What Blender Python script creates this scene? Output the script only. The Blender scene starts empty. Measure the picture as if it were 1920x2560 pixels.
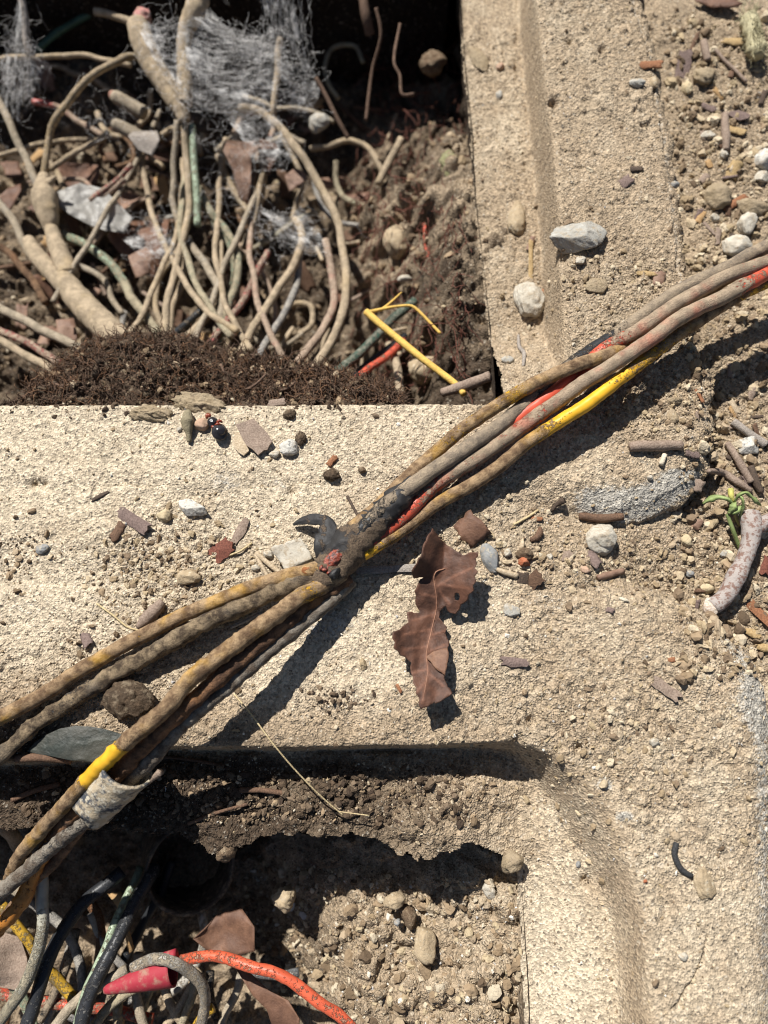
import bpy, math, random
import numpy as np
from mathutils import Vector

# ------------------------------------------------------------------ camera, sky, sun
scene = bpy.context.scene
S = 0.001                                    # everything below is written in millimetres
TILT, DIST, FPX = math.radians(14.0), 222.0, 1775.0
CAM = np.array((0.0, -DIST * math.sin(TILT), DIST * math.cos(TILT)))
cd = bpy.data.cameras.new('camera')
cam = bpy.data.objects.new('camera', cd)
scene.collection.objects.link(cam)
cam.location = CAM * S
cam.rotation_euler = (TILT, 0, 0)
cd.sensor_fit = 'VERTICAL'
cd.sensor_height = 36.0
cd.sensor_width = 27.0
cd.lens = 18.0 / (1280.0 / FPX)
cd.clip_start = 0.01
cd.clip_end = 200.0
cd.dof.use_dof = True
cd.dof.focus_distance = 0.217
cd.dof.aperture_fstop = 8.0
scene.camera = cam
cy = scene.cycles
cy.max_bounces, cy.diffuse_bounces, cy.glossy_bounces, cy.transmission_bounces, cy.transparent_max_bounces = 4, 3, 2, 3, 6
cy.filter_width = 1.1
cy.caustics_reflective = cy.caustics_refractive = False
scene.render.resolution_x, scene.render.resolution_y = 768, 1024

SUN_EL = math.radians(50)
SUN_AZ = np.array((-0.52, 0.854)) / math.hypot(0.52, 0.854)      # where the sun stands, seen from above
w = bpy.data.worlds.new('World')
scene.world = w
w.use_nodes = True
nt = w.node_tree
sky = nt.nodes.new('ShaderNodeTexSky')
sky.sky_type = 'NISHITA'
sky.sun_disc = False
sky.sun_elevation = SUN_EL
sky.sun_rotation = math.atan2(SUN_AZ[0], SUN_AZ[1])
nt.links.new(sky.outputs[0], nt.nodes['Background'].inputs['Color'])
nt.nodes['Background'].inputs['Strength'].default_value = 0.042
sl = bpy.data.lights.new('sun', 'SUN')
sl.energy = 5.0
sl.angle = math.radians(0.53)
sl.color = (1.0, 0.965, 0.91)
sun = bpy.data.objects.new('sun', sl)
scene.collection.objects.link(sun)
sun.location = (-1, 1.5, 2)
sun.rotation_euler = Vector((-SUN_AZ[0] * math.cos(SUN_EL), -SUN_AZ[1] * math.cos(SUN_EL), -math.sin(SUN_EL))).to_track_quat('-Z', 'Y').to_euler()
vs = scene.view_settings
vs.view_transform = 'Standard'
vs.look = 'None'
vs.gamma = 1.0
vs.use_curve_mapping = False
vs.exposure = 0.55

# ------------------------------------------------------------------ numbers: rays, noise, splines
def P(px, py, z=0.0):
    """point of the photograph (1920 x 2560) on the level z, in millimetres"""
    px = np.asarray(px, float); py = np.asarray(py, float)
    a, b = (px - 960.0) / FPX, (1280.0 - py) / FPX
    dx, dy, dz = a, b * math.cos(TILT) + math.sin(TILT), b * math.sin(TILT) - math.cos(TILT)
    t = (z - CAM[2]) / dz
    return np.stack(np.broadcast_arrays(CAM[0] + t * dx, CAM[1] + t * dy, z + 0 * t), -1)

def pxmm(py, z=0.0):
    """photo pixels per millimetre there"""
    a = P(960, py, z); b = P(1060, py, z)
    return 100.0 / (b[0] - a[0])

def hsh(ix, iy, seed):
    n = (ix.astype(np.int64) * 374761393 + iy.astype(np.int64) * 668265263 + seed * 974634777) & 0x7fffffff
    n = ((n ^ (n >> 13)) * 1274126177) & 0x7fffffff
    n = (n ^ (n >> 16))
    return (n & 0xfffff) / float(0xfffff)

def vn(x, y, cell, seed=0):
    x = np.asarray(x, float) / cell; y = np.asarray(y, float) / cell
    ix, iy = np.floor(x), np.floor(y)
    fx, fy = x - ix, y - iy
    fx = fx * fx * fx * (fx * (fx * 6 - 15) + 10); fy = fy * fy * fy * (fy * (fy * 6 - 15) + 10)
    a, b, c, d = hsh(ix, iy, seed), hsh(ix + 1, iy, seed), hsh(ix, iy + 1, seed), hsh(ix + 1, iy + 1, seed)
    return ((a * (1 - fx) + b * fx) * (1 - fy) + (c * (1 - fx) + d * fx) * fy) * 2 - 1

def fbm(x, y, cell, octs=4, seed=0, gain=0.5):
    o, a, t = 0, 1.0, 0
    for k in range(octs):
        o = o + a * vn(x + 17.3 * k, y - 9.1 * k, cell / 2 ** k, seed + k); t += a; a *= gain
    return o / t

def worley(x, y, cell, seed=0):
    x = np.asarray(x, float) / cell; y = np.asarray(y, float) / cell
    ix, iy = np.floor(x), np.floor(y)
    f1 = np.full(np.shape(x), 9.0); idn = np.zeros(np.shape(x))
    for i in (-1, 0, 1):
        for j in (-1, 0, 1):
            cx, cy = ix + i, iy + j
            d = (cx + hsh(cx, cy, seed) - x) ** 2 + (cy + hsh(cx, cy, seed + 5) - y) ** 2
            m = d < f1
            f1 = np.where(m, d, f1); idn = np.where(m, hsh(cx, cy, seed + 11), idn)
    return np.sqrt(f1), idn

def sstep(a, b, x):
    t = np.clip((x - a) / (b - a), 0, 1)
    return t * t * (3 - 2 * t)

def catmull(pts, step=1.0):
    p = np.asarray(pts, float)
    p = np.vstack([2 * p[0] - p[1], p, 2 * p[-1] - p[-2]])
    out = []
    for i in range(1, len(p) - 2):
        n = max(2, int(np.linalg.norm(p[i + 1] - p[i]) / step))
        t = np.linspace(0, 1, n, endpoint=False)[:, None]
        out.append(0.5 * ((2 * p[i]) + (p[i + 1] - p[i - 1]) * t + (2 * p[i - 1] - 5 * p[i] + 4 * p[i + 1] - p[i + 2]) * t ** 2
                          + (-p[i - 1] + 3 * p[i] - 3 * p[i + 1] + p[i + 2]) * t ** 3))
    return np.vstack(out + [p[-2][None]])

def sd_poly(x, y, poly):
    """signed distance to an open polyline, positive on its right-hand side when walking along it"""
    best = np.full(np.shape(x), 1e9); sgn = np.ones(np.shape(x))
    for (ax, ay), (bx, by) in zip(poly[:-1], poly[1:]):
        ux, uy = bx - ax, by - ay
        t = np.clip(((x - ax) * ux + (y - ay) * uy) / (ux * ux + uy * uy), 0, 1)
        dx, dy = x - ax - t * ux, y - ay - t * uy
        d = np.hypot(dx, dy)
        s = np.where(ux * dy - uy * dx < 0, 1.0, -1.0)
        m = d < best - 1e-9
        best = np.where(m, d, best); sgn = np.where(m, s, sgn)
    return best * sgn

def inside(x, y, poly):
    r = np.zeros(np.shape(x), bool)
    n = len(poly)
    for i in range(n):
        (ax, ay), (bx, by) = poly[i], poly[(i + 1) % n]
        if ay == by: continue
        c = ((ay > y) != (by > y)) & (x < (bx - ax) * (y - ay) / (by - ay) + ax)
        r ^= c
    return r

# ------------------------------------------------------------------ objects
COL = scene.collection

def tag(o, label=None, cat=None, group=None, kind=None):
    if label: o['label'] = label
    if cat: o['category'] = cat
    if group: o['group'] = group
    if kind: o['kind'] = kind
    return o

def mesh_obj(name, v, f, mat, parent=None, attrs=None, smooth=True, origin=None, mids=None):
    v = np.asarray(v, float)
    if parent is not None:
        o0 = np.array(parent.matrix_world.translation if parent.parent is None else parent.parent.location + parent.location) / S
        if parent.parent is not None: o0 = np.array(parent.parent.location + parent.location) / S
        else: o0 = np.array(parent.location) / S
    elif origin is not None: o0 = np.asarray(origin, float)
    else: o0 = np.array((*(v[:, :2].min(0) + v[:, :2].max(0)) / 2, v[:, 2].min()))
    me = bpy.data.meshes.new(name)
    vv = (v - o0) * S
    if isinstance(f, np.ndarray):
        k = f.shape[1]
        me.vertices.add(len(vv)); me.vertices.foreach_set('co', vv.astype(np.float32).ravel())
        me.loops.add(f.size); me.loops.foreach_set('vertex_index', f.astype(np.int32).ravel())
        me.polygons.add(len(f)); me.polygons.foreach_set('loop_start', np.arange(0, f.size, k, dtype=np.int32))
        me.update(calc_edges=True)
    else:
        me.from_pydata(vv.tolist(), [], f)
        me.update()
    me.polygons.foreach_set('use_smooth', np.full(len(me.polygons), bool(smooth)))
    for k, a in (attrs or {}).items():
        at = me.attributes.new(k, 'FLOAT', 'POINT'); at.data.foreach_set('value', np.asarray(a, np.float32))
    for m in (mat if isinstance(mat, (list, tuple)) else [mat]): me.materials.append(m)
    if mids is not None: me.polygons.foreach_set('material_index', np.asarray(mids, np.int32))
    o = bpy.data.objects.new(name, me)
    COL.objects.link(o)
    if parent is not None: o.parent = parent
    else: o.location = o0 * S
    return o

def empty(name, at):
    o = bpy.data.objects.new(name, None); COL.objects.link(o)
    o.empty_display_size = 0.01
    o.location = Vector(np.asarray(at, float) * S)
    return o

def tube_geo(path, r, sides=10, wob=0.0, seed=0, cap=True, flat=1.0):
    path = np.asarray(path, float); n = len(path)
    r = np.broadcast_to(np.asarray(r, float), (n,))
    t = np.gradient(path, axis=0); t /= np.linalg.norm(t, axis=1)[:, None] + 1e-12
    ref = np.array((0, 0, 1.0)) if abs(t[0][2]) < .9 else np.array((1.0, 0, 0))
    N = np.zeros_like(path); u = ref - t[0] * (ref @ t[0]); u /= np.linalg.norm(u); N[0] = u
    for i in range(1, n):
        u = N[i - 1] - t[i] * (N[i - 1] @ t[i]); N[i] = u / (np.linalg.norm(u) + 1e-12)
    B = np.cross(t, N)
    a = np.linspace(0, 2 * np.pi, sides, endpoint=False)
    s = np.concatenate([[0], np.cumsum(np.linalg.norm(np.diff(path, axis=0), axis=1))])
    rr = np.repeat(r[:, None], sides, 1)
    if wob: rr = rr * (1 + wob * fbm(s[:, None] + 0 * a, a[None] * 1.3 + 40 * np.sin(a)[None] * 0 + 3 * np.abs(a - np.pi)[None], 2.2, 3, seed))
    v = path[:, None] + (N[:, None] * np.cos(a)[None, :, None] * flat + B[:, None] * np.sin(a)[None, :, None]) * rr[..., None]
    v = v.reshape(-1, 3)
    i, j = np.meshgrid(np.arange(n - 1), np.arange(sides), indexing='ij')
    j2 = (j + 1) % sides
    f = np.stack([i * sides + j, i * sides + j2, (i + 1) * sides + j2, (i + 1) * sides + j], -1).reshape(-1, 4)
    F = f.tolist()
    if cap: F.append(list(range(sides))[::-1]); F.append(list(range((n - 1) * sides, n * sides)))
    return v, F, np.repeat(s, sides), s

# ------------------------------------------------------------------ materials
def lnode(ns, t, **k):
    n = ns.new(t)
    for a, b in k.items(): setattr(n, a, b)
    return n

class NB:
    def __init__(s, name):
        s.m = bpy.data.materials.new(name); s.m.use_nodes = True
        s.t = s.m.node_tree; s.ns = s.t.nodes; s.b = s.ns['Principled BSDF']
        s.b.inputs['Specular IOR Level'].default_value = 0.25
        tc = s.ns.new('ShaderNodeTexCoord'); mp = s.ns.new('ShaderNodeMapping')
        mp.inputs['Scale'].default_value = (1000, 1000, 1000)
        s.t.links.new(tc.outputs['Object'], mp.inputs[0]); s.co = mp.outputs[0]
    def L(s, a, b): s.t.links.new(a, b)
    def noise(s, mm, detail=3.0, rough=0.55, off=0.0, stretch=None):
        n = s.ns.new('ShaderNodeTexNoise'); n.inputs['Scale'].default_value = 1.0 / mm
        n.inputs['Detail'].default_value = detail; n.inputs['Roughness'].default_value = rough
        m = s.ns.new('ShaderNodeMapping'); m.inputs['Location'].default_value = (off, off * 1.7, off * .3)
        if stretch: m.inputs['Scale'].default_value = stretch
        s.L(s.co, m.inputs[0]); s.L(m.outputs[0], n.inputs['Vector']); return n.outputs['Fac']
    def voro(s, mm, out='Distance', rnd=1.0):
        n = s.ns.new('ShaderNodeTexVoronoi'); n.inputs['Scale'].default_value = 1.0 / mm
        n.inputs['Randomness'].default_value = rnd
        s.L(s.co, n.inputs['Vector']); return n.outputs[out]
    def val(s, v):
        n = s.ns.new('ShaderNodeValue'); n.outputs[0].default_value = v; return n.outputs[0]
    def math(s, op, a, b=None, c=None, clamp=False):
        n = s.ns.new('ShaderNodeMath'); n.operation = op; n.use_clamp = clamp
        for i, x in enumerate((a, b, c)):
            if x is None: continue
            if isinstance(x, (int, float)): n.inputs[i].default_value = x
            else: s.L(x, n.inputs[i])
        return n.outputs[0]
    def ramp(s, x, lo, hi, a=0.0, b=1.0):
        n = s.ns.new('ShaderNodeMapRange'); n.interpolation_type = 'SMOOTHSTEP'
        s.L(x, n.inputs[0])
        for i, q in zip((1, 2, 3, 4), (lo, hi, a, b)): n.inputs[i].default_value = q
        return n.outputs[0]
    def mix(s, f, a, b, mode='MIX'):
        n = s.ns.new('ShaderNodeMix'); n.data_type = 'RGBA'; n.blend_type = mode
        if isinstance(f, (int, float)): n.inputs[0].default_value = f
        else: s.L(f, n.inputs[0])
        for q, i in ((a, 6), (b, 7)):
            if isinstance(q, tuple): n.inputs[i].default_value = (*q, 1)
            else: s.L(q, n.inputs[i])
        return n.outputs[2]
    def attr(s, name):
        n = s.ns.new('ShaderNodeAttribute'); n.attribute_name = name; return n.outputs['Fac']
    def scale(s, col, f):
        n = s.ns.new('ShaderNodeMix'); n.data_type = 'RGBA'; n.blend_type = 'MULTIPLY'; n.inputs[0].default_value = 1
        s.L(col, n.inputs[6])
        c = s.ns.new('ShaderNodeCombineColor')
        for i in range(3): s.L(f, c.inputs[i])
        s.L(c.outputs[0], n.inputs[7]); return n.outputs[2]
    def bump(s, h, dist_mm, strength=1.0, prev=None):
        n = s.ns.new('ShaderNodeBump'); n.inputs['Distance'].default_value = dist_mm * S
        n.inputs['Strength'].default_value = strength
        s.L(h, n.inputs['Height'])
        if prev is not None: s.L(prev, n.inputs['Normal'])
        return n.outputs[0]
    def done(s, col, rough=0.9, nrm=None, spec=None):
        if isinstance(col, tuple): s.b.inputs['Base Color'].default_value = (*col, 1)
        else: s.L(col, s.b.inputs['Base Color'])
        if isinstance(rough, (int, float)): s.b.inputs['Roughness'].default_value = rough
        else: s.L(rough, s.b.inputs['Roughness'])
        if nrm is not None: s.L(nrm, s.b.inputs['Normal'])
        if spec is not None: s.b.inputs['Specular IOR Level'].default_value = spec
        return s.m

CREAM, TAN, DARK, CONC = (.52, .435, .318), (.365, .282, .192), (.085, .061, .042), (.36, .335, .29)

def mat_ground():
    b = NB('dusty_concrete_and_soil')
    soil, conc = b.attr('soil'), b.attr('conc')
    n1 = b.math('ADD', b.math('MULTIPLY', b.noise(9, 3), .6), b.math('MULTIPLY', b.noise(26, 3, .6, 31), .4)); n2 = b.noise(1.3, 3, .65, 7)
    s2 = b.math('ADD', soil, b.math('MULTIPLY', b.math('SUBTRACT', n1, .5), 1.0))
    c = b.mix(b.ramp(s2, 0.0, .5), CREAM, TAN)
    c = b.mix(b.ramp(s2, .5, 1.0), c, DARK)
    c = b.mix(b.ramp(soil, 1.0, 1.3), c, (.035, .026, .02))  # near-black: deep ledge soil, and shade painted on the upper pit walls
    cc = b.mix(b.ramp(b.noise(2.5, 3, .7, 3), .35, .7), CONC, (.43, .395, .335))
    c = b.mix(b.ramp(b.math('ADD', conc, b.math('MULTIPLY', b.math('SUBTRACT', n2, .5), 1.1)), .35, .65), c, cc)
    vo = b.ns.new('ShaderNodeTexVoronoi'); vo.inputs['Scale'].default_value = 1 / .68; b.L(b.co, vo.inputs['Vector'])
    g = vo.outputs['Color']
    sep = b.ns.new('ShaderNodeSeparateColor'); b.L(g, sep.inputs[0])
    gv = b.math('ADD', .62, b.math('MULTIPLY', sep.outputs[0], .7))
    gm = b.math('MULTIPLY', gv, b.math('ADD', .55, b.math('MULTIPLY', n2, .9)))
    c = b.scale(c, gm)
    pale = b.ramp(sep.outputs[1], .965, .975)
    c = b.mix(b.math('MULTIPLY', pale, .4), c, (.58, .52, .42))
    dk = b.ramp(sep.outputs[2], .965, .975)
    c = b.mix(b.math('MULTIPLY', dk, .75), c, (.09, .075, .06))
    nr = b.bump(b.math('MULTIPLY', b.math('ADD', .45, b.math('MULTIPLY', b.attr('rgh'), .8)), b.math('ADD', b.math('MULTIPLY', vo.outputs['Distance'], .6), b.math('MULTIPLY', b.noise(.45, 2, .6, 2), .55))), 1.1, .9)
    return b.done(c, .95, nr, .15)

def mat_rock(name, c1, c2, c3=None, grain=1.2, spots=0.0, rough=.85, bump=.25):
    b = NB(name)
    c = b.mix(b.ramp(b.noise(4, 5, .65), .35, .65), c1, c2)
    if c3: c = b.mix(b.ramp(b.noise(1.4, 3, .6, 5), .58, .66), c, c3)
    c = b.scale(c, b.math('ADD', .75, b.math('MULTIPLY', b.noise(grain, 4, .7, 9), .5)))
    c = b.mix(b.ramp(b.noise(2.4, 5, .7, 17), .5, .66, 0, .7), c, (.36, .285, .195))
    nr = b.bump(b.noise(1.0, 5, .75, 4), bump * 1.8, 1.0)
    return b.done(c, rough, nr, .2)

def mat_wood(name, c1, c2, stretch=(1, 1, 1), rough=.8, fine=.5):
    b = NB(name)
    n = b.noise(fine, 4, .6, 2, stretch)
    c = b.mix(b.ramp(n, .35, .65), c1, c2)
    c = b.scale(c, b.math('ADD', .7, b.math('MULTIPLY', b.noise(3, 3, .6, 8), .6)))
    nr = b.bump(n, .3, .9)
    return b.done(c, rough, nr, .2)

def mat_cable(name, col, dustcol=(.37, .275, .175), dark=None, rough=.42, speck=None):
    """insulation under patches of dried dust; the attribute dust says how much lies there"""
    b = NB(name)
    d = b.attr('dust')
    n = b.noise(1.7, 5, .75, 1); f = b.noise(.42, 3, .65, 4)
    m = b.ramp(b.math('ADD', d, b.math('MULTIPLY', b.math('SUBTRACT', b.math('ADD', b.math('MULTIPLY', n, .65), b.math('MULTIPLY', f, .35)), .5), 1.9)), .43, .57)
    base = b.mix(b.ramp(b.noise(5, 3, .6, 6), .35, .7), col, tuple(x * .72 for x in col))
    dc = b.mix(b.ramp(b.noise(3.5, 5, .7, 11), .35, .65), dustcol, tuple(x * .62 for x in dustcol) if dark is None else dark)
    dc = b.mix(b.ramp(b.noise(11, 3, .6, 15), .5, .75, 0, .4), dc, col)
    dc = b.scale(dc, b.math('ADD', .5, b.math('MULTIPLY', f, 1.0)))
    if speck:
        base = b.mix(b.ramp(b.voro(.8), .28, .4, 1, 0), base, speck)
    c = b.mix(m, base, dc)
    nr = b.bump(b.math('MULTIPLY', m, b.math('ADD', .3, b.noise(.5, 4, .7, 3))), .75, 1.0)
    return b.done(c, b.ramp(m, 0, 1, rough, .95), nr, .3)

def mat_leaf(name, c1, c2, rough=.6, spec=.3):
    b = NB(name)
    c = b.mix(b.ramp(b.noise(5, 5, .6), .35, .65), c1, c2)
    c = b.scale(c, b.math('ADD', .7, b.math('MULTIPLY', b.noise(.6, 3, .6, 3), .6)))
    v = b.attr('vein')
    c = b.mix(b.math('MULTIPLY', v, .6), c, tuple(min(1, x * 2.0) for x in c1))
    nr = b.bump(b.noise(1.1, 5, .65, 5), .3, .8)
    return b.done(c, rough, nr, spec)

GROUND = mat_ground()
# ------------------------------------------------------------------ the lie of the land (millimetres)
def curve(pts, z=0.0):
    return [tuple(P(a, b, z)[:2]) for a, b in pts]

UL_Z, LL_Z = -20.0, -21.0                                   # ledges that carried the lids
# top of the step down to the upper box's ledge, along the right rim
UB = np.array(curve([(1325, -400), (1342, 0), (1366, 200), (1387, 395), (1400, 560), (1404, 700), (1412, 820), (1425, 1000), (1440, 1300)]))
# edge of the upper opening
UO = np.array(curve([(1130, -400), (1147, 0), (1158, 160), (1174, 320), (1186, 520), (1200, 640), (1214, 760), (1228, 900), (1240, 1100)], UL_Z))
YO = P(600, 1009, 0)[1]
# outer edge of the upper box
UE = curve([(1570, -500), (1612, 0), (1650, 130), (1688, 330), (1722, 600), (1735, 720), (1748, 850), (1790, 920), (1803, 1080), (1790, 1165), (1740, 1235), (1660, 1285), (1560, 1308), (1470, 1300), (1400, 1290), (1200, 1290), (-900, 1300)])
# step down to the lower box's ledge
LW = curve([(-900, 1905), (0, 1900), (220, 1893), (360, 1862), (700, 1864), (1000, 1860), (1290, 1848), (1390, 1878), (1470, 1935), (1535, 2020), (1578, 2120), (1600, 2230), (1622, 2400), (1645, 2700), (1660, 3300)])
LO_R = curve([(1288, 2140), (1300, 2350), (1312, 2560), (1325, 3300)], LL_Z)
LO_T = curve([(-1200, 2078), (0, 2075), (200, 2077), (420, 2082), (500, 2105), (560, 2140), (620, 2118), (650, 2090), (720, 2080), (800, 2098), (880, 2075), (950, 2105), (1040, 2150), (1090, 2128), (1180, 2108), (1240, 2128), (1288, 2168), (1400, 2190)], LL_Z + 2)
# outer edge of the lower box
LE = curve([(-900, 1400), (1300, 1420), (1420, 1432), (1560, 1440), (1700, 1480), (1820, 1560), (1900, 1640), (1935, 1720), (1950, 1900), (1960, 2600), (1975, 3400)])

def idw(x, y, pts):
    q = np.zeros(np.shape(x)); wsum = np.zeros(np.shape(x))
    for px, py, val in pts:
        a = P(px, py, 0)
        k = 1.0 / ((x - a[0]) ** 2 + (y - a[1]) ** 2 + 60.0) ** 1.6
        q += k * val; wsum += k
    return q / wsum

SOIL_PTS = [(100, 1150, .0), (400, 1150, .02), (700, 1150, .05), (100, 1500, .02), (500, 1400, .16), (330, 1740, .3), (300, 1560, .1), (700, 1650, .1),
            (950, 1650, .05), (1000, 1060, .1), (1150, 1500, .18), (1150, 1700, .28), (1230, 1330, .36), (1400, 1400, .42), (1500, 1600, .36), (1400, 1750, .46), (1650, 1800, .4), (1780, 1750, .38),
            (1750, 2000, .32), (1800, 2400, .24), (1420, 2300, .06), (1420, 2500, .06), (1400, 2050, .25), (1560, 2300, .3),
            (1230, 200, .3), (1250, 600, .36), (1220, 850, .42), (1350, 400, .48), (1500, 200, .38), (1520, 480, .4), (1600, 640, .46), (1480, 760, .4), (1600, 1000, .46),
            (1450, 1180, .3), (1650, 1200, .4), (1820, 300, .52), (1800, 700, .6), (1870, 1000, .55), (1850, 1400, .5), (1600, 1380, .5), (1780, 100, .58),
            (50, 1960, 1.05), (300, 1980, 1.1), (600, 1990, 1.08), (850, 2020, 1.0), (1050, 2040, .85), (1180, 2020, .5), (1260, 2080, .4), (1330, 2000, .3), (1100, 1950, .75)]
ROUGH_PTS = [(100, 1150, .12), (400, 1150, .15), (700, 1180, .2), (100, 1500, .25), (450, 1400, 1.0), (330, 1740, .8), (100, 1700, .7), (300, 1060, .3), (230, 1560, .5), (700, 1650, .25), (620, 1770, .45), (700, 1780, .5),
             (950, 1650, .15), (1000, 1060, .3), (1150, 1500, .3), (1150, 1700, .6), (1230, 1330, .7), (1400, 1400, .7), (1500, 1600, .35), (1400, 1770, 1.0), (1650, 1850, .85), (1700, 1950, .6), (1300, 1740, .8),
             (1750, 2000, .4), (1800, 2400, .2), (1420, 2300, .08), (1420, 2500, .08), (1400, 2050, .2), (1250, 200, .5), (1250, 600, .65), (1480, 120, .75), (1500, 240, .6), (1620, 300, .6), (1520, 400, .4), (1600, 520, .55), (1500, 640, .95),
             (1600, 1000, .9), (1450, 1180, .3), (1650, 1230, .25), (1820, 300, 1.0), (1870, 1000, 1.0), (1850, 1400, 1.0), (1600, 1380, .9),
             (50, 1960, 1.4), (300, 1980, 1.4), (600, 1990, 1.5), (850, 2020, 1.5), (1050, 2040, 1.4), (1180, 2020, .9), (1260, 2080, .6), (1330, 2000, .2)]

def levels(x, y):
    """heights of the upper box, the lower box and the soil"""
    wob = fbm(x, y, 14, 3, 3) * 1.2 + fbm(x, y, 3.2, 3, 8) * .7
    # upper box with its step and its broken outer edge
    dU = np.minimum(sd_poly(x, y, UE) + wob * 1.3, np.minimum(x + 300, 330 - y))
    zU = fbm(x, y, 60, 2, 21) * .7
    sb = np.interp(y, UB[:, 0 + 1][::1] if UB[0, 1] < UB[-1, 1] else UB[::-1, 1], UB[:, 0] if UB[0, 1] < UB[-1, 1] else UB[::-1, 0])
    fade = sstep(P(1300, 985)[1], P(1300, 740)[1], y)
    zU = zU + UL_Z * fade * sstep(0.0, 2.6, sb - x + wob * .4)
    cor = sstep(P(1700, 1060)[1], P(1700, 1170)[1], y)
    d1 = np.clip(1 - dU / (7.0 + 9.0 * cor), 0, 1)
    rnd = 3.5 + 2.5 * cor
    zU = np.where(dU > -1.5, zU - rnd * d1 ** 2.2 - np.where(dU < 0, -dU * 7, 0), -60)
    # rounded edge over the pit
    e = np.clip(1 - (y - 0) * 0, 0, 1) * np.clip(1 - (YO - y) / 1.6, 0, 1)
    zU = zU - np.where(x < sb - 14, 1.3 * e ** 2, 0)
    # lower box with its step
    dL = np.minimum(sd_poly(x, y, LE) + wob * .8, np.minimum(x + 300, y + 420))
    zL = fbm(x, y, 60, 2, 33) * .7
    sl_ = sd_poly(x, y, LW)
    _c = P(1475, 1985, -8); wid = 4.0 + 1.2 * sstep(45, 62, x) + 12.0 * np.exp(-((x - _c[0]) ** 2 + (y - _c[1]) ** 2) / 21.0 ** 2)
    zL = zL + LL_Z * (1 - .3 * sstep(42, 64, x)) * sstep(0.0, 1.0, (sl_ + wob * .25) / wid)
    # soil that crumbled on to the ledge
    led = sstep(.6, 1.0, sl_ / wid)
    heap = np.interp(x, [-110, -60, -20, 15, 30, 45, 60], [3.5, 5, 7, 9, 7.5, 2.5, .8])
    zL = zL + led * heap * (.75 + .5 * fbm(x, y, 12, 3, 17)) * sstep(P(0, 2420, LL_Z)[1], P(0, 2080, LL_Z)[1], y)
    d2 = np.clip(1 - dL / 12.0, 0, 1)
    zL = np.where(dL > -1.5, zL - 5.0 * d2 ** 2.2 - np.where(dL < 0, -dL * 7, 0), -60)
    # soil between and beside the boxes
    right = sstep(25, 105, x)
    zS = -9.0 * right * sstep(-30, 10, np.maximum(y, x - 75)) - 4.0 * sstep(88, 108, x) + fbm(x, y, 28, 3, 41) * 1.4 - .4
    zS = zS - 5.0 * np.exp(-(np.clip(-dU - 1.0, 0, 99) / 5.0) ** 2) * sstep(82, 96, x) * sstep(P(0, 1250)[1], P(0, 1130)[1], y) * (.6 + .6 * fbm(x, y, 12, 2, 43))
    zS = np.where(np.maximum(dU, dL) > 10, -60.0, zS)
    return zU, zL, zS

def rough_of(x, y): return idw(x, y, ROUGH_PTS)
_RX, _RY = np.linspace(-200, 200, 81), np.linspace(-200, 250, 91)
_RT = idw(*np.meshgrid(_RX, _RY), ROUGH_PTS)
def rough_fast(x, y):
    i = np.clip((np.asarray(x) + 200) / 5, 0, 79.999); j = np.clip((np.asarray(y) + 200) / 5, 0, 89.999)
    i0, j0 = i.astype(int), j.astype(int); fi, fj = i - i0, j - j0
    return (_RT[j0, i0] * (1 - fi) + _RT[j0, i0 + 1] * fi) * (1 - fj) + (_RT[j0 + 1, i0] * (1 - fi) + _RT[j0 + 1, i0 + 1] * fi) * fj

def billow(x, y, cell, octs, seed, gain=.6):
    """rounded lumps with sharp creases between them, like crumbly soil"""
    o, a, t = 0, 1.0, 0
    wx, wy = vn(x, y, cell * .7, seed + 50) * cell * .25, vn(x, y, cell * .7, seed + 51) * cell * .25
    for k in range(octs):
        o = o + a * (np.abs(vn(x + wx + 13.7 * k, y + wy - 5.3 * k, cell / 1.9 ** k, seed + k)) * 2 - .7); t += a; a *= gain
    return o / t

def detail(x, y, r):
    q = np.minimum(r, 1.5)
    patch = sstep(-.35, .45, fbm(x, y, 17, 3, 57))                 # loose soil lies in patches
    z = fbm(x, y, 22, 3, 51) * (.35 + .9 * q) + billow(x, y, 5.2, 5, 61) * (.10 + 1.35 * q) * (.35 + .9 * patch) + vn(x, y, .9, 71) * (.10 + .12 * q)
    for cell, amp, th, sd in ((3.6, 1.1, .80, 83), (1.9, .6, .68, 85)):
        f, i = worley(x + vn(x, y, 1.3, 5) * .5, y + vn(x, y, 1.3, 6) * .5, cell, sd)
        rr = .26 + .25 * (i - th) / (1 - th)
        k = np.clip(1 - (f / rr) ** 2, 0, 1) ** .7
        z = z + np.where(i > th + (.5 - np.minimum(r, .5)) * .3, k * amp * (.1 + .9 * np.minimum(r, 1.1)), 0)
    f, i = worley(x, y, 1.0, 87)
    return z + np.where(i > .35, np.clip(1 - (f / .48) ** 2, 0, 1) * .24, 0)

def H(x, y):
    """height without the finest grain: things are set down on it"""
    x = np.atleast_1d(np.asarray(x, float)); y = np.atleast_1d(np.asarray(y, float))
    return np.maximum.reduce(levels(x, y)) + fbm(x, y, 22, 3, 51) * (.35 + .9 * rough_fast(x, y))

def G(px, py, dz=0.0):
    """the point of the ground that the photograph shows at a pixel"""
    z = 0.0
    for _ in range(5):
        p = P(px, py, z); z = .35 * z + .65 * float(H(p[0], p[1])[0])
    p = P(px, py, z + dz)
    return np.array((p[0], p[1], z + dz))

def axis(lo, hi, step, far):
    a = list(np.arange(lo, hi, step))
    s, e = step, a[-1]
    while e < far[1]: s = min(s * 1.28, 3000); e += s; a.append(e)
    s, e = step, a[0]
    pre = []
    while e > far[0]: s = min(s * 1.28, 3000); e -= s; pre.append(e)
    return np.array(pre[::-1] + a)

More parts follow.
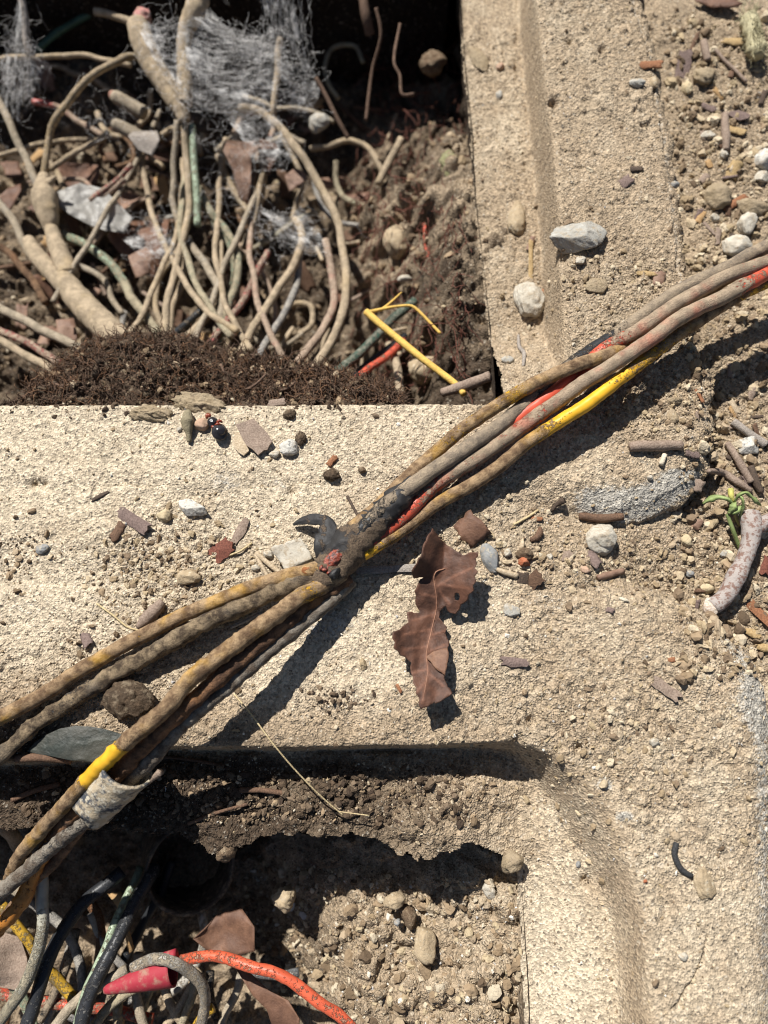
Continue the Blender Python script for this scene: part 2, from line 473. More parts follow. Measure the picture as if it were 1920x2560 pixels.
gx = axis(-152, 152, .42, (-15000, 15000)); gy = axis(-146, 208, .42, (-15000, 15000))
X, Y = np.meshgrid(gx, gy)
zU, zL, zS = levels(X, Y)
R = rough_of(X, Y)
DET = detail(X, Y, R)
Z3 = np.stack([zU, zL, zS])
WHO = Z3.argmax(0)
_sb = np.interp(Y, UB[::-1, 1], UB[::-1, 0]); STEP = np.exp(-((_sb - 1.4 - X) / 2.2) ** 2) * (Y > P(0, 900)[1]) + np.exp(-((sd_poly(X, Y, LW) - 2.0) / 2.6) ** 2)
STEP = np.clip(STEP, 0, 1)
DET = DET * (1 - .75 * STEP)
Z = Z3.max(0) + DET * np.where((WHO == 0) & (sd_poly(X, Y, UE) < 5) & (Y < P(1700, 1200)[1]), .45, 1.0)
CRK = curve([(1769, 2342), (1764, 2385), (1747, 2428), (1735, 2455), (1717, 2477), (1702, 2508), (1684, 2528)])
Z = Z - 1.3 * np.exp(-(sd_poly(X, Y, CRK) / .4) ** 2)
for px, py, rad, dp in ((1500, 145, 1.6, 3), (1420, 120, 1.4, 2.5), (1440, 1870, 1.6, 3), (1320, 1800, 1.3, 2.5), (1290, 1850, 1.4, 2.5), (95, 1215, 1.5, 2.5), (1600, 330, 1.2, 2), (1379, 272, 2.0, 4), (1405, 655, 2.2, 3.5), (1497, 2232, 1.4, 3), (735, 1235, 1.6, 2), (120, 1215, 1.2, 2)):
    a = P(px, py, -3); Z = Z - dp * np.exp(-((X - a[0]) ** 2 + (Y - a[1]) ** 2) / rad ** 2)
_e = sd_poly(X, Y, UE) + fbm(X, Y, 14, 3, 3) * 1.4
Z = Z - 1.7 * np.exp(-((_e - 4.2) / .5) ** 2) * (Y > P(0, 1000)[1]) * sstep(-.5, .2, fbm(X, Y, 9, 2, 77))
SOIL = idw(X, Y, SOIL_PTS)
SOIL = SOIL + (.48 - SOIL) * STEP * .8
far = np.hypot(X, Y) > 300
SOIL = np.where(far, .5, SOIL)
# bare concrete: the worn edges
CONCR = np.zeros_like(X)
dUe = sd_poly(X, Y, UE)
CONCR += (WHO == 0) * np.where(Y < P(0, 1170)[1], np.exp(-((dUe - 6.0) / 6.0) ** 2) * 1.0, np.exp(-((dUe - 4.0) / 1.8) ** 2) * .42) * sstep(P(1300, 1345)[1], P(1300, 1290)[1], Y) * sstep(52, 70, X)
dLe = sd_poly(X, Y, LE)
CONCR += (WHO == 1) * np.exp(-((dLe - 4) / 5.0) ** 2) * sstep(85, 112, X) * .6
for px, py, rad, v in ((560, 1205, 9, .5), (700, 1215, 7, .45), (1420, 1600 - 90, 8, .35), (820, 1560, 14, .55), (60, 1520, 9, .4), (1510, 1960, 3, .9), (1560, 2040, 3, .8), (1885, 1760, 12, .5), (1330, 1500, 7, .3)):
    a = P(px, py, 0); CONCR += v * np.exp(-((X - a[0]) ** 2 + 2.5 * (Y - a[1]) ** 2) / rad ** 2)
RGH = np.clip(R, 0, 1.2) * (1 - .8 * STEP) * (1 - .5 * np.clip(CONCR, 0, 1))
# openings
xo = np.interp(Y, UO[::1, 1] if UO[0, 1] < UO[-1, 1] else UO[::-1, 1], UO[:, 0] if UO[0, 1] < UO[-1, 1] else UO[::-1, 0])
jag = fbm(X, Y, 3.5, 3, 91)
openU = (X < xo + jag * .9) & (Y > YO + jag * .35 - .5 * np.exp(-((X + 62) / 12) ** 2)) & (X > -232) & (Y < 262)
dT = sd_poly(X, Y, LO_T) + jag * 1.6 + fbm(X, Y, 9, 2, 93) * 1.6
xr = np.interp(Y, [p[1] for p in LO_R][::-1], [p[0] for p in LO_R][::-1])
openL = (dT > 0) & (X < xr + jag * .8) & (X > -232) & (Y > -340)
cell_ok = ~(openU | openL)
def sheet(name, who, kind=None):
    q = (WHO == who)
    cx = q[:-1, :-1] & cell_ok[:-1, :-1] & cell_ok[1:, :-1] & cell_ok[:-1, 1:] & cell_ok[1:, 1:]
    nr, nc = X.shape
    i, j = np.nonzero(cx)
    f = np.stack([i * nc + j, i * nc + j + 1, (i + 1) * nc + j + 1, (i + 1) * nc + j], -1)
    u, inv = np.unique(f, return_inverse=True)
    v = np.stack([X.ravel()[u], Y.ravel()[u], Z.ravel()[u]], -1)
    return v, inv.reshape(-1, 4), dict(soil=SOIL.ravel()[u], conc=CONCR.ravel()[u], rgh=RGH.ravel()[u])

upper_box = empty('concrete_box', P(960, 1100, 0))
tag(upper_box, 'upper concrete cable box with its dusty rim and crossbar around the deep cable-filled opening', 'concrete box')
lower_box = empty('concrete_box', P(960, 1700, 0))
tag(lower_box, 'lower concrete cable box with rounded inner corner and sandy recessed ledge at bottom right', 'concrete box')
v, f, a = sheet('rim', 0); mesh_obj('rim', v, f, GROUND, upper_box, a)
v, f, a = sheet('rim', 1); mesh_obj('rim', v, f, GROUND, lower_box, a)
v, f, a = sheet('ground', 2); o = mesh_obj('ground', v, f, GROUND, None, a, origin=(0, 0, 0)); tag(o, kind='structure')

# walls of the two openings; shade is painted into the upper ones' soil tone
def pit_wall(parent, poly, ztop, zbot, flare, seed, soil_shade, base=.6):
    p = catmull([(a, b, 0) for a, b in poly], 1.2)[:, :2]
    n = len(p); t = np.gradient(p, axis=0); t /= np.linalg.norm(t, axis=1)[:, None]
    nrm = np.stack([t[:, 1], -t[:, 0]], -1)
    zs = np.concatenate([np.linspace(0, 1, 40) ** 1.2])
    s = np.concatenate([[0], np.cumsum(np.linalg.norm(np.diff(p, axis=0), axis=1))])
    SS, TT = np.meshgrid(s, zs); ZZ = ztop + (zbot - ztop) * TT
    off = flare * TT + fbm(SS, ZZ, 14, 5, seed, .65) * (.4 + 5.0 * np.minimum(TT * 4, 1)) + base
    xx = p[None, :, 0] + nrm[None, :, 0] * off; yy = p[None, :, 1] + nrm[None, :, 1] * off
    v = np.stack([xx, yy, ZZ], -1).reshape(-1, 3)
    i, j = np.meshgrid(np.arange(len(zs) - 1), np.arange(n - 1), indexing='ij')
    f = np.stack([i * n + j, i * n + j + 1, (i + 1) * n + j + 1, (i + 1) * n + j], -1).reshape(-1, 4)
    return mesh_obj('inner_wall', v, f, GROUND, parent, dict(soil=(soil_shade + 0 * SS).ravel(), conc=(0 * SS).ravel(), rgh=(1 + 0 * SS).ravel()))
uo = [tuple(q) for q in UO if q[1] > YO + 3]
uo = sorted(uo, key=lambda q: -q[1])
uo = [(-232, 262), (uo[0][0] - 0, 262)] + [q for q in uo if q[1] < 255] + [(float(np.interp(YO, UO[::-1, 1], UO[::-1, 0])), YO), (-232, YO), (-232, 262)]
def seg(parent, a, b, zt, zb, fl, sd, sv): pit_wall(parent, [a, ((a[0] + b[0]) / 2, (a[1] + b[1]) / 2), b], zt, zb, fl, sd, sv)
east = [q for q in uo[1:-2]]
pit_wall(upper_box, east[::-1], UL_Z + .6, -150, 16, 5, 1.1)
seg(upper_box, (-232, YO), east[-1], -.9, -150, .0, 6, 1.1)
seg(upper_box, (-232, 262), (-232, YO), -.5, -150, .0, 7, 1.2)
seg(upper_box, (east[0][0], 262), (-232, 262), -.5, -150, 0.0, 8, 1.3)  # darkest tone: the shade on this far wall is put into its colour
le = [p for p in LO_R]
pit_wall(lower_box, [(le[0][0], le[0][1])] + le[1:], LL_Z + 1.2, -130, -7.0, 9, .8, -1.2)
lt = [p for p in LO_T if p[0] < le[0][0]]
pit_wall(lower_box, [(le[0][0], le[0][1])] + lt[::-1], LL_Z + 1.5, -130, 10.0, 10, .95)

# floors of the openings
def floor(name, x0, x1, y0, y1, hf, soilf, step, label=None):
    ax = np.arange(x0, x1, step); ay = np.arange(y0, y1, step)
    xx, yy = np.meshgrid(ax, ay); zz = hf(xx, yy); n = len(ax)
    i, j = np.meshgrid(np.arange(len(ay) - 1), np.arange(n - 1), indexing='ij')
    f = np.stack([i * n + j, i * n + j + 1, (i + 1) * n + j + 1, (i + 1) * n + j], -1).reshape(-1, 4)
    o = mesh_obj(name, np.stack([xx, yy, zz], -1).reshape(-1, 3), f, GROUND, None, dict(soil=soilf(xx, yy).ravel(), conc=(0 * xx).ravel(), rgh=(1 + 0 * xx).ravel()), origin=(0, 0, 0))
    tag(o, kind='structure'); return o

def hfU(x, y):
    xw = np.interp(y, UO[::-1, 1], UO[::-1, 0])
    d = xw - x                                            # distance from the right-hand wall
    z = -84 - 16 * sstep(140, 230, y) + fbm(x, y, 40, 3, 101) * 9
    z = z + 54 * sstep(58, 4, d + fbm(x, y, 18, 3, 103) * 14) * sstep(262, 150, y)
    z = z + 16 * sstep(-60, -140, x)
    return z + fbm(x, y, 9, 4, 105, .6) * 4.5 + clods(x, y, 1.0)
def clods(x, y, k):
    z = 0
    for cell, amp, th, sd in ((9.0, 3.2, .45, 181), (4.5, 1.8, .4, 183), (2.2, .9, .4, 185)):
        f, i = worley(x, y, cell, sd); rr = .35 + .25 * i
        z = z + np.where(i > th, np.sqrt(np.clip(1 - (f / rr) ** 2, 0, 1)) * amp * k, 0)
    return z
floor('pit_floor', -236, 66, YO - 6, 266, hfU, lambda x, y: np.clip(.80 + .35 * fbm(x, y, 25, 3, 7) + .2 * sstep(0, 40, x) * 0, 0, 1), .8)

def hfL(x, y):
    z = -48 + fbm(x, y, 30, 3, 111) * 5 - 38 * sstep(-12, -62, x + .25 * (y + 100)) + 9 * sstep(5, 34, x)
    z = z - 30 * sstep(12, -14, np.hypot((x + 58) * .9, y + 93) - 12)
    return z + fbm(x, y, 7, 4, 115, .6) * 3.0 + clods(x, y, .9)
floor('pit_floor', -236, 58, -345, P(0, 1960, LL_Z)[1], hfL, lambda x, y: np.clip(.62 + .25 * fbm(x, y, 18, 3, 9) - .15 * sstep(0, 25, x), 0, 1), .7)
# ------------------------------------------------------------------ builders for the things
RED, ORANGE, YELLOW, BLACK, GREY, GREEN, BROWN = (.60, .10, .055), (.72, .17, .08), (.78, .43, .03), (.022, .024, .027), (.20, .20, .20), (.22, .31, .22), (.20, .10, .05)
TANC = (.36, .28, .18)
CM = {}
def cmat(key):
    if key not in CM:
        d = dict(red=dict(col=RED, dustcol=(.43, .33, .23)), orange=dict(col=(.62, .115, .055), dustcol=(.46, .27, .18)), yellow=dict(col=YELLOW, dustcol=(.42, .29, .165), dark=(.14, .085, .048)),
                 black=dict(col=BLACK, dustcol=(.38, .30, .21), dark=(.20, .16, .12)), speckled=dict(col=(.028, .03, .034), dustcol=(.26, .25, .235), dark=(.10, .10, .10)),
                 brown=dict(col=(.22, .10, .045), dustcol=(.27, .165, .095), dark=(.10, .058, .035)), rust=dict(col=(.40, .16, .03), dustcol=(.24, .13, .07), dark=(.07, .04, .026)),
                 grey=dict(col=(.16, .165, .17), dustcol=(.42, .385, .33), dark=(.20, .19, .18)), bluegrey=dict(col=(.075, .07, .068), dustcol=(.30, .265, .215), dark=(.11, .082, .06)),
                 tan=dict(col=(.58, .43, .23), dustcol=(.52, .41, .28)), tangrey=dict(col=(.42, .39, .34), dustcol=(.47, .39, .285)), green=dict(col=(.33, .40, .28), dustcol=(.46, .39, .265)),
                 darkgreen=dict(col=(.07, .14, .10), dustcol=(.27, .27, .21)), pink=dict(col=(.52, .15, .13), dustcol=(.48, .36, .265)), cream=dict(col=(.44, .42, .34), dustcol=(.40, .35, .25), speck=None),
                 mustard=dict(col=(.50, .30, .035), dustcol=(.33, .25, .13)), crust=dict(col=(.09, .085, .08), dustcol=(.30, .225, .14), dark=(.06, .042, .028)))[key]
        CM[key] = mat_cable('cable_' + key, **d)
    return CM[key]

def cable(label, key, pts, r, dust=.6, group=None, name='electrical_cable', sides=14, wob=.05, seed=None, crust=0.035, step=.8, cat='cable', parent=None, mat=None, jit=.35):
    """pts: (photo x, photo y, height); dust: a number or [(share of length, amount)]"""
    global CSEED
    CSEED += 1; seed = CSEED if seed is None else seed
    w3 = np.array([P(*p) for p in pts])
    path = catmull(w3, step)
    n = len(path); t = np.linspace(0, 1, n)
    L_ = np.linalg.norm(np.diff(path, axis=0), axis=1).sum()
    path = path + np.stack([vn(t * L_, t * 0 + seed * 9.7, 14, 5), vn(t * L_, t * 0 + seed * 9.7, 11, 6), vn(t * L_, t * 0 + seed * 9.7, 12, 7)], -1) * jit
    rr = np.interp(t, np.linspace(0, 1, len(r)), r) if isinstance(r, (list, tuple)) else np.full(n, r)
    v, f, s, s1 = tube_geo(path, rr, sides, wob + crust, seed)
    if crust >= .03:
        cn = np.repeat(path, sides, 0); nn = v - cn; v = v + nn * (np.clip(billow(v[:, 0] + v[:, 2] * .6, v[:, 1] - v[:, 2] * .4, 3.4, 4, seed) + .1, -.1, 1) * crust * 2.0)[:, None]
    du = np.interp(t, *zip(*dust)) if isinstance(dust, list) else np.full(n, dust)
    du = np.repeat(du, sides)
    up = (v[:, 2] - np.repeat(path[:, 2], sides)) / (np.repeat(rr, sides) + 1e-6)
    du = du + .12 * up
    o = mesh_obj(name, v, f, mat or cmat(key), parent, dict(dust=du))
    if parent is None: tag(o, label, cat, group)
    return o
CSEED = 0

# ico sphere
def ico(sub):
    import bmesh
    bm = bmesh.new(); bmesh.ops.create_icosphere(bm, subdivisions=sub, radius=1.0)
    v = np.array([q.co[:] for q in bm.verts]); f = np.array([[q.index for q in p.verts] for p in bm.faces]); bm.free(); return v, f
ICO = {k: ico(k) for k in (1, 2, 3, 4, 5)}

def rock_geo(w, h, t, seed, sub=3, ang=.7, rough=.06, rot=0.0):
    """a stone of w x h x t millimetres; ang 0 rounded .. 1 angular"""
    rng = np.random.default_rng(seed)
    v, f = ICO[sub]
    k = 13 if ang > .6 else 22
    if sub in (3, 4): v, f = ICO[sub + 1]
    n = rng.normal(size=(k, 3)); n /= np.linalg.norm(n, axis=1)[:, None]
    d = rng.uniform(.55, .95, k)
    dots = v @ n.T
    rad = np.where(dots > 1e-3, d[None] / np.maximum(dots, 1e-3), 9).min(1)
    rad = np.minimum(rad, 1.25)
    rad = ang * rad + (1 - ang) * (1 + .18 * vn(v[:, 0] * 3 + 7 * v[:, 2], v[:, 1] * 3 + seed, 1.6, seed))
    rad = rad * (1 + rough * fbm(v[:, 0] * 5 + v[:, 2] * 3, v[:, 1] * 5 - v[:, 2] * 4, 1.2, 3, seed))
    p = v * rad[:, None]
    p = p / (p.max(0) - p.min(0)) * np.array((w, h, t))
    p -= (p.max(0) + p.min(0)) / 2
    a = math.radians(rot); c, s = math.cos(a), math.sin(a)
    p = np.stack([p[:, 0] * c - p[:, 1] * s, p[:, 0] * s + p[:, 1] * c, p[:, 2]], -1)
    return p, f

RM = {}
def rmat(k):
    if k not in RM:
        RM[k] = {'white': lambda: mat_rock('white_stone', (.53, .49, .41), (.43, .385, .31), (.36, .30, .22)), 'grey': lambda: mat_rock('grey_stone', (.43, .415, .37), (.33, .31, .27), (.40, .345, .26)),
                 'speckled': lambda: mat_rock('speckled_stone', (.56, .54, .49), (.46, .44, .39), (.20, .20, .19)), 'blue': lambda: mat_rock('blue_grey_stone', (.23, .235, .235), (.30, .30, .29), (.40, .36, .29)),
                 'tan': lambda: mat_rock('tan_stone', (.42, .33, .215), (.34, .26, .165), (.47, .40, .29)), 'brown': lambda: mat_rock('brown_clod', (.20, .14, .09), (.15, .10, .062), (.27, .2, .13), bump=.6),
                 'dark': lambda: mat_rock('dark_clod', (.085, .06, .04), (.13, .09, .058), (.16, .11, .07), bump=.8), 'sandy': lambda: mat_rock('sand_clod', (.41, .325, .215), (.35, .27, .17), (.30, .23, .15), bump=.6),
                 'yellowish': lambda: mat_rock('yellow_stone', (.55, .46, .30), (.46, .36, .22), None), 'brick': lambda: mat_rock('red_clay', (.38, .15, .08), (.38, .11, .05), (.36, .26, .17)),
                 'mossy': lambda: mat_rock('mossy_lump', (.34, .33, .17), (.26, .25, .13), (.42, .40, .27), bump=.8), 'palebrick': lambda: mat_rock('pale_clay', (.48, .33, .24), (.42, .27, .18), None)}[k]()
    return RM[k]

def rock(label, px, py, wpx, hpx, rot=0, ht=None, key='tan', seed=1, ang=.7, rough=.11, z=None, bury=.3, name='stone', cat='stone', group=None, sub=3):
    p = G(px, py) if z is None else P(px, py, z)
    s = pxmm(py, p[2])
    w, h = wpx / s, hpx / s
    t = ht if ht else .62 * min(w, h)
    ang, rough = max(ang, .6), max(rough, .09)
    v, f = rock_geo(w, h, t, seed, sub, ang, rough, rot)
    v = v + p + np.array((0, 0, t * (.5 - bury)))
    o = mesh_obj(name, v, f, rmat(key))
    return tag(o, label, cat, group)

def flake(outline, zf, mat, label=None, cat=None, thick=.5, name='bark_chip', step=1.2, parent=None, veins=(), group=None, vw=.35, jagmm=0.0, holes=(), smooth=None):
    """a thin piece with the given outline (mm, world x y), bent by zf(x, y)"""
    from mathutils.geometry import delaunay_2d_cdt
    oc = np.asarray(outline, float)
    if jagmm:
        rj = np.random.default_rng(len(oc)); o2 = []
        for a, b in zip(oc, np.roll(oc, -1, 0)):
            n = max(1, int(np.linalg.norm(b - a) / .9))
            for q in range(n): o2.append(a + (b - a) * q / n + (rj.normal(size=2) * jagmm if q else 0))
        oc = np.array(o2)
    lo, hi = oc.min(0), oc.max(0)
    xs, ys = np.meshgrid(np.arange(lo[0], hi[0], step), np.arange(lo[1], hi[1], step))
    rng = np.random.default_rng(int(abs(lo[0] * 100)) % 9999)
    xs = xs + rng.uniform(-.3, .3, xs.shape) * step; ys = ys + rng.uniform(-.3, .3, ys.shape) * step
    m = inside(xs, ys, oc)
    pl = np.vstack([oc, oc[:1]])
    m &= np.abs(sd_poly(xs, ys, pl)) > step * .35
    for h_ in holes: m &= ~inside(xs, ys, np.asarray(h_))
    n = len(oc); ed = [(i, (i + 1) % n) for i in range(n)]; hp = []
    for h_ in holes:
        b0 = n + len(hp); ed += [(b0 + i, b0 + (i + 1) % len(h_)) for i in range(len(h_))]; hp += list(h_)
    pts = np.vstack([oc] + ([np.array(hp)] if hp else []) + [np.stack([xs[m], ys[m]], -1)])
    r = delaunay_2d_cdt([Vector(p) for p in pts], ed, [list(range(n))], 1, 1e-5)
    v2 = np.array([q[:] for q in r[0]]); tris = [list(t) for t in r[2]]
    for h_ in holes:
        cc = np.array([v2[t].mean(0) for t in tris]); ins = inside(cc[:, 0], cc[:, 1], np.asarray(h_)); tris = [t for t, q in zip(tris, ins) if not q]
    z = zf(v2[:, 0], v2[:, 1])
    vein = np.zeros(len(v2))
    for a, b in veins:
        d = np.abs(sd_poly(v2[:, 0], v2[:, 1], [a, b])); vein = np.maximum(vein, np.exp(-(d / vw) ** 2))
    v = np.column_stack([v2, z + vein * .12])
    o = mesh_obj(name, v, tris, mat, parent, dict(vein=vein), smooth=thick < .45 if smooth is None else smooth)
    md = o.modifiers.new('thick', 'SOLIDIFY'); md.thickness = thick * S; md.offset = -1
    if parent is None: tag(o, label, cat, group)
    return o

WM = {}
def wmat(k):
    if k not in WM:
        WM[k] = {'bark': lambda: mat_wood('grey_bark', (.30, .23, .18), (.20, .145, .11)), 'red': lambda: mat_wood('red_bark', (.20, .075, .05), (.12, .045, .032)), 'brown': lambda: mat_wood('brown_bark', (.16, .095, .06), (.10, .06, .04)),
                 'pale': lambda: mat_wood('pale_wood', (.50, .41, .29), (.38, .29, .19)), 'orange': lambda: mat_wood('orange_bark', (.28, .13, .065), (.19, .085, .045)), 'dark': lambda: mat_wood('dark_wood', (.06, .045, .036), (.10, .07, .05)),
                 'straw': lambda: mat_wood('yellow_straw', (.66, .44, .11), (.55, .35, .09)), 'drygrass': lambda: mat_wood('dry_grass', (.55, .45, .26), (.42, .32, .18)), 'purple': lambda: mat_wood('purple_bark', (.20, .145, .125), (.13, .092, .08)),
                 'grey': lambda: mat_wood('grey_wood', (.34, .30, .26), (.22, .19, .165)), 'gold': lambda: mat_wood('golden_leaf', (.40, .29, .15), (.29, .195, .09)), 'black': lambda: mat_wood('black_rubber', (.028, .029, .031), (.05, .05, .05), rough=.6),
                 'cream': lambda: mat_wood('cream_wood', (.62, .55, .43), (.50, .43, .32)), 'tanleaf': lambda: mat_wood('tan_leaf', (.46, .30, .15), (.36, .22, .10)), 'leafbrown': lambda: mat_leaf('brown_leaf', (.17, .09, .056), (.11, .058, .038)),
                 'bigleaf': lambda: mat_leaf('dead_leaf', (.112, .052, .032), (.062, .031, .021)), 'darkleaf': lambda: mat_leaf('dark_leaf', (.03, .035, .03), (.055, .055, .045), .5), 'pinkleaf': lambda: mat_leaf('pinkish_leaf', (.26, .165, .115), (.17, .10, .07)),
                 'root': lambda: mat_wood('root', (.16, .10, .068), (.085, .056, .04)), 'green': lambda: mat_leaf('green_leaf', (.20, .25, .095), (.14, .18, .06), .6), 'web': lambda: NB('cobweb').done((.74, .72, .69), .7)}[k]()
    return WM[k]

def chip(label, px, py, lpx, wpx, rot=0, key='bark', thick=.8, curl=0.0, tilt=0.0, lift=.3, seed=1, z=None, name='bark_chip', cat='bark chip', group=None, taper=.0, jag=.25):
    p = G(px, py) if z is None else P(px, py, z)
    s = pxmm(py, p[2]); L, W = lpx / s / 2, wpx / s / 2 * 1.2
    thick *= .6
    rng = np.random.default_rng(seed + 1000)
    k = 6
    top = [(x, W * (1 - taper * abs(x / L)) * rng.uniform(.75, 1.05)) for x in np.linspace(-L, L, k)]
    bot = [(x, -W * (1 - taper * abs(x / L)) * rng.uniform(.75, 1.05)) for x in np.linspace(L, -L, k)]
    rt = [(L * (1 + rng.uniform(-jag, jag) * min(1, W / L * 2)), q) for q in np.linspace(W, -W, 5)[1:-1] * (1 - taper)]
    lf = [(-L * (1 + rng.uniform(-jag, jag) * min(1, W / L * 2)), q) for q in np.linspace(-W, W, 5)[1:-1] * (1 - taper)]
    oc = np.array(top + rt + bot + lf)
    a = math.radians(rot); c, sn = math.cos(a), math.sin(a)
    wx = oc[:, 0] * c - oc[:, 1] * sn + p[0]; wy = oc[:, 0] * sn + oc[:, 1] * c + p[1]
    def zf(x, y):
        u = (x - p[0]) * c + (y - p[1]) * sn; v = -(x - p[0]) * sn + (y - p[1]) * c
        return p[2] + lift + thick + min(curl, .28 * W) * (1 - (v / (W + 1e-6)) ** 2) + tilt * u / L + .25 * fbm(x, y, 3, 3, seed)
    return flake(list(zip(wx, wy)), zf, wmat(key), label, cat, thick, name, max(.5, min(1.4, W / 2)), group=group)

def stick(label, pts, r, key='bark', seed=1, name='twig', cat='twig', ground=True, wob=.12, sides=9, group=None, lift=0.0, parent=None):
    """pts: photo x, photo y and either a height above the ground or, with ground=False, a height"""
    w3 = np.array([G(a, b, c) if ground else P(a, b, c) for a, b, c in pts])
    path = catmull(w3, .7)
    n = len(path); t = np.linspace(0, 1, n)
    rr = np.interp(t, np.linspace(0, 1, len(r)), r) if isinstance(r, (list, tuple)) else np.full(n, r)
    v, f, _, _ = tube_geo(path, rr, sides, wob, seed)
    o = mesh_obj(name, v, f, wmat(key) if isinstance(key, str) else key, parent)
    if parent is None: tag(o, label, cat, group)
    return o

def fibres(name, strands, r, mat, label, cat, sides=3):
    """many thin strands in one object"""
    V, F, k = [], [], 0
    for path in strands:
        rad = r * np.linspace(1, .5, len(path))
        v, f, _, _ = tube_geo(path, rad, sides, 0, cap=False)
        V.append(v); F.append(np.array(f) + k); k += len(v)
    o = mesh_obj(name, np.vstack(V), np.vstack(F), mat)
    return tag(o, label, cat, kind='stuff')
# ------------------------------------------------------------------ the cable bundle across the crossbar
cable('yellow cable, uppermost of the bundle, arching over the red ones right of the splice', 'yellow',
      [(880, 1325, 11), (925, 1285, 10), (960, 1252, 8), (988, 1223, 8), (1033, 1178, 8), (1083, 1137, 8), (1164, 1069, 8.5), (1238, 1015, 9.5), (1308, 975, 11), (1377, 941, 12.5), (1446, 911, 14), (1495, 897, 13.5), (1535, 880, 11), (1580, 852, 8.5), (1650, 800, 7), (1743, 740, 6.5), (1830, 690, 7), (1960, 625, 8)],
      2.1, [(0, 1), (.12, .85), (.2, .62), (.25, .5), (.34, .6), (.38, .42), (.44, .75), (.52, .75), (.57, .7), (.62, .4), (.66, .6), (1, .9)])
cable('black cable under dust, behind the uppermost yellow one, showing dark print near the rim', 'black',
      [(860, 1372, 11), (895, 1335, 12), (951, 1275, 12), (1009, 1228, 11), (1083, 1174, 10), (1174, 1114, 9), (1248, 1064, 8.5), (1298, 1022, 8), (1337, 985, 7.5), (1385, 945, 6.5), (1436, 905, 6), (1486, 871, 6), (1520, 850, 6), (1570, 817, 6.5), (1619, 782, 7.5), (1690, 732, 8), (1770, 690, 9), (1841, 657, 10.5), (1960, 596, 12)],
      2.3, [(0, .25), (.1, .45), (.2, .75), (.3, .8), (.4, .72), (.44, .42), (.5, .6), (.55, .35), (.6, .2), (.64, .45), (.7, .8), (.9, .75), (1, .8)])
cable('red cable that passes beneath the arching yellow one and comes out dusty at upper right', 'red',
      [(915, 1345, 8), (997, 1284, 6), (1050, 1240, 6), (1099, 1203, 6), (1164, 1145, 6), (1248, 1082, 6.5), (1313, 1035, 7.5), (1377, 985, 8.5), (1416, 955, 9), (1460, 920, 9), (1510, 876, 9.5), (1560, 847, 12), (1619, 807, 14), (1683, 766, 14.5), (1743, 728, 14.5), (1817, 691, 15), (1960, 638, 16)],
      2.15, [(0, .3), (.1, .25), (.2, .3), (.3, .15), (.45, .1), (.55, .2), (.6, .35), (.68, .7), (.85, .75), (.93, .55), (1, .5)])
cable('dusty red cable in the middle of the bundle with a bare bright red stretch', 'red',
      [(925, 1360, 9), (1009, 1289, 8), (1050, 1250, 7.5), (1100, 1205, 7), (1199, 1143, 7.5), (1298, 1074, 8.5), (1377, 1015, 10), (1446, 965, 12), (1520, 921, 13.5), (1594, 871, 14), (1668, 817, 14.5), (1743, 773, 14.5), (1817, 738, 14.5), (1960, 660, 15)],
      2.25, [(0, .3), (.1, .3), (.18, .55), (.3, .62), (.42, .5), (.47, .65), (.55, .8), (.8, .85), (.88, .6), (.93, .3), (1, .2)])
cable('bright yellow cable, lowest of the bundle right of the splice, nearest its shadow', 'yellow',
      [(905, 1385, 9), (943, 1362, 9), (1009, 1321, 7), (1091, 1264, 6), (1173, 1215, 6), (1255, 1161, 6.5), (1313, 1112, 8), (1397, 1054, 9.5), (1476, 1005, 11), (1545, 950, 11.5), (1609, 901, 11), (1668, 857, 10.5), (1743, 807, 10), (1817, 758, 9.5), (1871, 726, 10), (1960, 684, 11)],
      2.05, [(0, .2), (.05, .55), (.15, .78), (.3, .82), (.38, .65), (.44, .25), (.53, .02), (.58, .25), (.64, .4), (.72, .5), (.78, .75), (.86, .8), (.9, .45), (1, .5)])
# left of the splice
cable('brownish yellow cable, upper of the pair running to the left edge over the sand', 'yellow',
      [(880, 1392, 8), (835, 1408, 9.5), (790, 1420, 10.2), (765, 1427, 10.2), (643, 1466, 7.5), (494, 1521, 5.2), (395, 1569, 4.6), (297, 1619, 4.4), (198, 1680, 4.4), (127, 1726, 4.6), (58, 1765, 4.8), (-40, 1818, 5)],
      2.15, [(0, 1), (.1, .9), (.25, .74), (.4, .76), (.55, .66), (.7, .72), (.85, .75), (1, .9)])
cable('grey cable caked in crumbling dirt, lower of the pair running to the left edge', 'crust',
      [(860, 1425, 10), (816, 1446, 9.5), (722, 1463, 8), (640, 1497, 6), (494, 1568, 4.4), (395, 1623, 4), (297, 1676, 4), (193, 1746, 4), (116, 1796, 4), (39, 1857, 4), (-40, 1925, 3)],
      [2.8, 2.9, 2.8, 2.6, 2.4, 2.25, 2.1, 2.05], [(0, 1), (.45, .95), (.6, .7), (.75, .5), (1, .85)], crust=.16)
cable('rusty yellow cable with one clean bright yellow band, passing beside the battered sleeve', 'yellow',
      [(870, 1420, 6), (825, 1452, 8.5), (792, 1471, 11), (742, 1495, 14), (681, 1543, 16), (593, 1610, 18.5), (494, 1684, 20), (455, 1722, 20), (417, 1768, 19), (366, 1813, 17), (316, 1855, 14), (285, 1885, 11.5), (247, 1921, 8), (193, 1975, 2), (135, 2041, -6), (77, 2106, -14), (39, 2164, -22), (15, 2225, -32)],
      [2.1, 2.4, 2.4, 2.3, 2.2, 2.2, 2.15, 2.1, 2.1, 2.0, 2.0], [(0, .9), (.10, .45), (.15, .95), (.3, .95), (.43, 1), (.475, .85), (.5, -.2), (.585, -.2), (.61, .75), (.75, 1), (.9, .85), (1, .4)], crust=.09)
